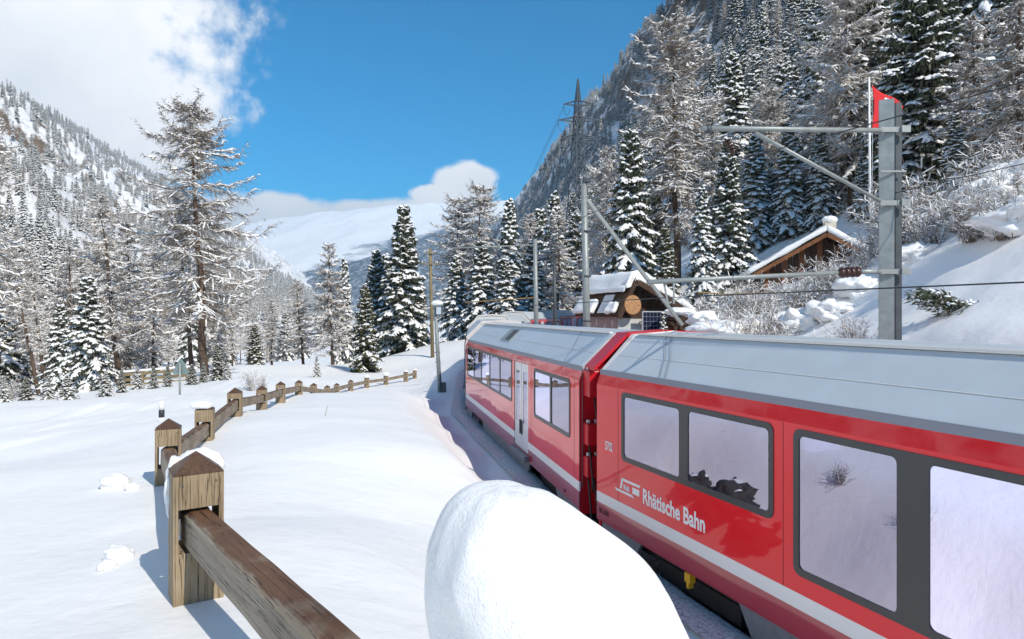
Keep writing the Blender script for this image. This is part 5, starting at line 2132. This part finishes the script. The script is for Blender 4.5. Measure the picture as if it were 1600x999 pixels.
V = [flag_pt(i / nu, j / nv) for j in range(nv + 1) for i in range(nu + 1)]
F = [(j * (nu + 1) + i, j * (nu + 1) + i + 1, (j + 1) * (nu + 1) + i + 1, (j + 1) * (nu + 1) + i) for j in range(nv) for i in range(nu)]
cl = link('cloth', mesh_np('cloth', V, F, MATS['flag_red'], True), flag)
md = cl.modifiers.new('solid', 'SOLIDIFY'); md.thickness = .006
for u0, u1, v0, v1 in ((.36, .54, .08, .62), (.18, .36, .26, .44), (.54, .72, .26, .44)):
    V, F, b = [], [], 0
    for j in range(7):
        for i in range(7):
            V.append(flag_pt(u0 + (u1 - u0) * i / 6, v0 + (v1 - v0) * j / 6) + Vector((0, -.012, 0)))
    F = [(j * 7 + i, j * 7 + i + 1, (j + 1) * 7 + i + 1, (j + 1) * 7 + i) for j in range(6) for i in range(6)]
    link('cross_bar', mesh_np('cross_bar', V, F, MATS['flag_white'], True), flag)

# ------------------------------------------------------------------ road sign, marker post, bridge rail
sg = P(281, 617, 21)
sg.z = tz(sg.x, sg.y)
sign = root_at('road_sign', 'triangular road sign seen from its grey back, beyond the road', 'road sign', sg)
tp_ = P(281, 562, 21) - sg
m = MB(); m.tube([(0, 0, -.3), (0, 0, tp_.z - .12)], .035, 8); m.build('post', MATS['galvanised'], sign, True)
m = MB()
zz = tp_.z
m.prism([(-.06, zz - .02), (.0, zz + .03), (.06, zz - .02), (.25, zz - .40), (.25, zz - .46), (.21, zz - .49), (-.21, zz - .49), (-.25, zz - .46), (-.25, zz - .40)], .045, .065, 'y')
m.build('plate', MATS['sign_back'], sign)
m = MB(); m.box(-.17, .17, .03, .045, zz - .36, zz - .32); m.build('sign_bracket', MATS['galvanised'], sign)
mk = P(252.5, 668, 11.2)
mk.z = tz(mk.x, mk.y)
mark = root_at('marker_post', 'white and black plastic marker post behind the second fence post', 'marker post', mk)
h_ = P(252, 637, 11.2).z - mk.z
m = MB(); m.tube([(0, 0, -.2), (0, 0, h_ - .17)], .045, 10); m.build('shaft', MATS['white_plastic'], mark, True)
m = MB(); m.tube([(0, 0, h_ - .17), (0, 0, h_ - .04)], .047, 10); m.build('black_band', MATS['black_plastic'], mark, True)
m = MB(); m.tube([(0, 0, h_ - .04), (0, 0, h_ + .12)], .045, 10); m.build('tip', MATS['white_plastic'], mark, True)
br = root_at('bridge_railing', 'snow-topped wooden bridge railing among the trees on the left', 'railing', P(240, 595, 36))
for k, (dz, mt) in enumerate(((.42, 'pole_wood'), (.12, 'pole_wood'), (-.2, 'pole_wood'))):
    m = MB(); m.beam((-1.9, -.2, dz - .1), (1.9, .2, dz + .18), .1, .16); m.build('rail', MATS[mt], br)
for xx in (-1.8, -.6, .6, 1.8):
    m = MB(); m.beam((xx, xx * .1, -1.2), (xx, xx * .1, .55), .14, .14); m.build('post', MATS['pole_wood'], br)
m = MB(); m.beam((-1.95, -.2, .50), (1.95, .2, .78), .22, .12); m.build('snow', MATS['snow_near'], br, bevel=.05)

# ------------------------------------------------------------------ bare shrubs and the broken pine bough
def shrub_mesh(name, seed, n=60, h=1.9, spread=1.0, snowp=.6):
    g = np.random.default_rng(seed)
    cr, sn = Cloud(), Cloud()
    for i in range(n):
        a = g.uniform(0, 6.28)
        tilt = abs(g.normal(0, .45))
        K_ = 6
        p = np.array([g.normal(0, .18), g.normal(0, .18), -.1])
        d = np.array([math.cos(a) * math.sin(tilt) * spread, math.sin(a) * math.sin(tilt) * spread, math.cos(tilt)])
        L = h * g.uniform(.5, 1.05)
        pts = [p]
        for k in range(K_):
            d = d + g.normal(0, .12, 3)
            d /= np.linalg.norm(d)
            p = p + d * L / K_
            pts.append(p)
        pts = np.array(pts)
        for k in range(K_):
            w = unit(np.cross(pts[k + 1] - pts[k], g.normal(0, 1, 3))[None]) * .012 * (1 - k / K_ * .7)
            w2 = np.cross(w, unit((pts[k + 1] - pts[k])[None]))
            cr.kites(pts[k][None], (pts[k + 1] + (pts[k + 1] - pts[k]) * .15)[None], w, .3)
            cr.kites(pts[k][None], (pts[k + 1] + (pts[k + 1] - pts[k]) * .15)[None], w2, .3)
            if k > 0:
                for _ in range(3):
                    dd = unit((d + g.normal(0, .7, 3))[None])
                    ln = L * g.uniform(.10, .26)
                    q0 = pts[k] + (pts[k + 1] - pts[k]) * g.uniform(0, 1)
                    cr.kites(q0[None], q0[None] + dd * ln, unit(np.cross(dd, g.normal(0, 1, (1, 3)))) * .007, .3)
                    if g.uniform() < snowp:
                        up = np.array([[0, 0, .012]])
                        sn.pillows(q0[None] + up, q0[None] + dd * ln * .9 + up, unit(np.cross(dd, np.array([[0, 0, 1.0]]))) * g.uniform(.006, .017), g.uniform(.008, .025))
    return [('stems', cr.mesh(name + '_stems', 'twig')), ('snow', sn.mesh(name + '_snow', 'tree_snow'))]


SHR = [shrub_mesh('shrub_a', 1), shrub_mesh('shrub_b', 2, 75, 2.0, 1.2), shrub_mesh('shrub_c', 3, 44, 1.8, .8, .7)]
shr = [(1125, 17.5, .65), (1160, 18, .75), (1190, 17, .75), (1215, 18.5, .65), (1248, 19, .68), (1278, 20, .7), (1305, 19, .62), (1335, 20, .6), (1230, 15.5, .55), (1180, 22, .85),
       (1210, 25, .5), (1420, 19, 1.0), (1440, 21, 1.2), (1405, 22, 1.2), (1455, 17, .8), (1500, 17, .7), (1520, 15, .6), (1545, 16, .7), (1575, 14, .7),
       (1330, 13.5, .4), (1390, 27, 1.1), (1150, 26, 1.0), (1110, 24, .9), (1360, 23, .7), (1585, 19, 1.0), (1540, 20, 1.0)]
spots = {0: 'leafless snow-dusted shrub on the bank before the chalet'}
for i, (px, Y, k) in enumerate(shr):
    x = (px - 800) / 1000 * Y
    o = empty('bare_shrub', (x, Y, tz(x, Y)), random.uniform(0, 6.28))
    o.scale = (k * 1.15, k * 1.15, k)
    wh = next(w_ for lim, w_ in ((1140, 'beside the curling drift'), (1200, 'under the lower mast arm'), (1240, 'before the left eave of the chalet'), (1290, 'before the chalet gable'), (1345, 'before the chalet chimney side'), (1380, 'just left of the near mast'),
                                   (1425, 'just right of the near mast'), (1460, 'above the pine bough'), (1510, 'around the young larch'), (1550, 'right of the young larch'), (9999, 'at the right edge')) if px < lim)
    tag(o, ('low' if k < .6 else 'mid-sized' if k < .85 else 'tall') + (' front' if Y < 18 else ' rear' if Y > 22 else '') + ' leafless shrub ' + wh, 'shrub',
        'bare shrubs before the chalet' if px < 1380 else 'bare shrubs right of the mast')
    for nm, me in SHR[i % 3]:
        c = link(nm, me, o)
        c['kind'] = 'stuff'
for i, (px, py, Y, k) in enumerate([(392, 598, 26, .5), (410, 596, 27, .4), (18, 600, 27, .6)]):
    x = (px - 800) / 1000 * Y
    o = empty('bare_shrub', (x, Y, tz(x, Y)), i)
    o.scale = (k, k, k)
    tag(o, ['low pale shrub beyond the fence, left of the snowy sapling', 'small pale shrub beside the low one beyond the fence', 'low bare shrub at the left edge beyond the road'][i], 'shrub')
    for nm, me in SHR[2]:
        c = link(nm, me, o)
        c['kind'] = 'stuff'

# snow pillows and buried bushes on the bank
g_ = np.random.default_rng(77)
bank = [(1150, 19, .45), (1205, 16.5, .4), (1250, 17.5, .55), (1295, 17, .5), (1340, 17.5, .5), (1240, 14.6, .3), (1430, 17, .6), (1475, 20, .7), (1500, 22, .8), (1540, 17.5, .7), (1580, 16, .8),
        (1600, 14, .75), (1560, 21, .9), (1515, 19, .55), (1595, 19, 1.0), (1440, 24, .9), (1180, 20.5, .5), (1320, 22, .6)]
for i, (px, Y, s_) in enumerate(bank):
    x = (px - 800) / 1000 * Y
    o = blob('snow_pillow', (x, Y, tz(x, Y) + s_ * .18), (s_ * 1.1, s_ * .95, s_ * .62), 50 + i, .5, mat='snow', freq=1.7)
    wh = next(w_ for lim, w_ in ((1160, 'beside the curling drift'), (1230, 'under the lower mast arm'), (1270, 'before the chalet gable'), (1345, 'just left of the near mast'), (1450, 'just right of the near mast'), (1510, 'around the young larch'), (1570, 'right of the young larch'), (9999, 'at the right edge')) if px < lim)
    tag(o, ('small' if s_ < .45 else 'medium' if s_ < .65 else 'big') + (' lower' if Y < 18 else ' upper') + ' snow pillow on the bank ' + wh, 'snow pillow', 'snow pillows on the bank')

# twigs in the cutting, mirrored by the tall windows
for i, (x, y, k) in enumerate([(.15, 6.5, .16), (.72, 5.5, .14)]):
    o = empty('bare_shrub', (x, y, tz(x, y)), i * 2.1)
    o.scale = (k, k, k)
    tag(o, ['tuft of dry twigs in the cutting behind the foreground snow', 'second tuft of dry twigs low in the cutting'][i], 'shrub')
    for nm, me in SHR[i]:
        c = link(nm, me, o)
        c['kind'] = 'stuff'

# broken pine bough sticking out of the bank
pbz = P(1528, 512, 12.0)
bo0 = P(1440, 452, 12.4)
bough = root_at('pine_bough', 'broken dark green pine bough sticking out of the snow bank', 'bough', pbz)
pts = [Vector((0, 0, -.3)), P(1532, 492, 12.05) - pbz, P(1500, 474, 12.2) - pbz, P(1470, 461, 12.3) - pbz, bo0 - pbz]
m = MB(); m.tube(pts, .028, 6, r1=.008); m.build('stem', MATS['bark'], bough, True)
cr, sn = Cloud(), Cloud()
g = np.random.default_rng(5)
for i in range(1100):
    k = g.uniform(.3, 3.98)
    a, b = pts[int(k)], pts[min(int(k) + 1, 4)]
    c = np.array(a.lerp(b, k - int(k)))
    br_ = g.normal(0, 1, 3); br_[2] = -abs(br_[2]) * .8
    c = c + unit(br_[None])[0] * g.uniform(0, .36)
    d = unit((np.array([-.8, .1, -.25]) + g.normal(0, .45, 3))[None])
    cr.kites(c[None], c[None] + d * g.uniform(.10, .24), unit(np.cross(d, g.normal(0, 1, (1, 3)))) * .015, .4)
    if g.uniform() < .12:
        sn.pillows(c[None] + .01, c[None] + d * .12 + .01, unit(np.cross(d, np.array([[0, 0, 1.0]]))) * .03, .03)
nd = link('needles', cr.mesh('bough_needles', 'needle'), bough); nd['kind'] = 'stuff'
nd = link('snow', sn.mesh('bough_snow', 'tree_snow'), bough); nd['kind'] = 'stuff'
# dry stalk in the snowfield
st0 = P(508, 657, 10.5)
st0.z = tz(st0.x, st0.y)
m = MB(); m.tube([(0, 0, -.05), (.015, 0, .08), (.05, 0, .17)], .006, 5, r1=.003)
o = m.build('dry_stalk', MATS['twig']); o.location = st0
tag(o, 'single dry stalk poking from the open snowfield', 'stalk')

# ------------------------------------------------------------------ air
ztop = max(float(max(c.co.z for c in bpy.data.objects[n_].data.vertices)) for n_ in ('mountain_far', 'mountain_right', 'mountain_left')) + 30
hz = MB()
hz.box(-6300, 6300, -6300, 6300, -140, ztop)
ho = hz.build('haze')
tag(ho, 'thin cold blue haze of the valley air', kind='stuff')
hm = bpy.data.materials.new('haze')
hm.use_nodes = True
hm.node_tree.nodes.clear()
ho_ = hm.node_tree.nodes.new('ShaderNodeOutputMaterial')
pv = hm.node_tree.nodes.new('ShaderNodeVolumePrincipled')
pv.inputs['Color'].default_value = (.50, .76, 1.0, 1)
pv.inputs['Density'].default_value = .00014
pv.inputs['Anisotropy'].default_value = .0
hm.node_tree.links.new(pv.outputs[0], ho_.inputs['Volume'])
ho.data.materials.append(hm)

# where several alike things fell into one description, tell them apart by their order
by = {}
for o in SC.objects:
    if o.parent is None and o.get('label') and o.get('group'):
        by.setdefault(o['label'], []).append(o)
ORD = ['first', 'second', 'third', 'fourth', 'fifth', 'sixth', 'seventh', 'eighth', 'ninth', 'tenth', 'eleventh', 'twelfth']
for lab, os_ in by.items():
    if len(os_) > 1:
        os_.sort(key=lambda o: o.location.x / max(o.location.y, 1))
        for i, o in enumerate(os_):
            if i < len(ORD):
                o['label'] = f'{lab}, {ORD[i]} from left'
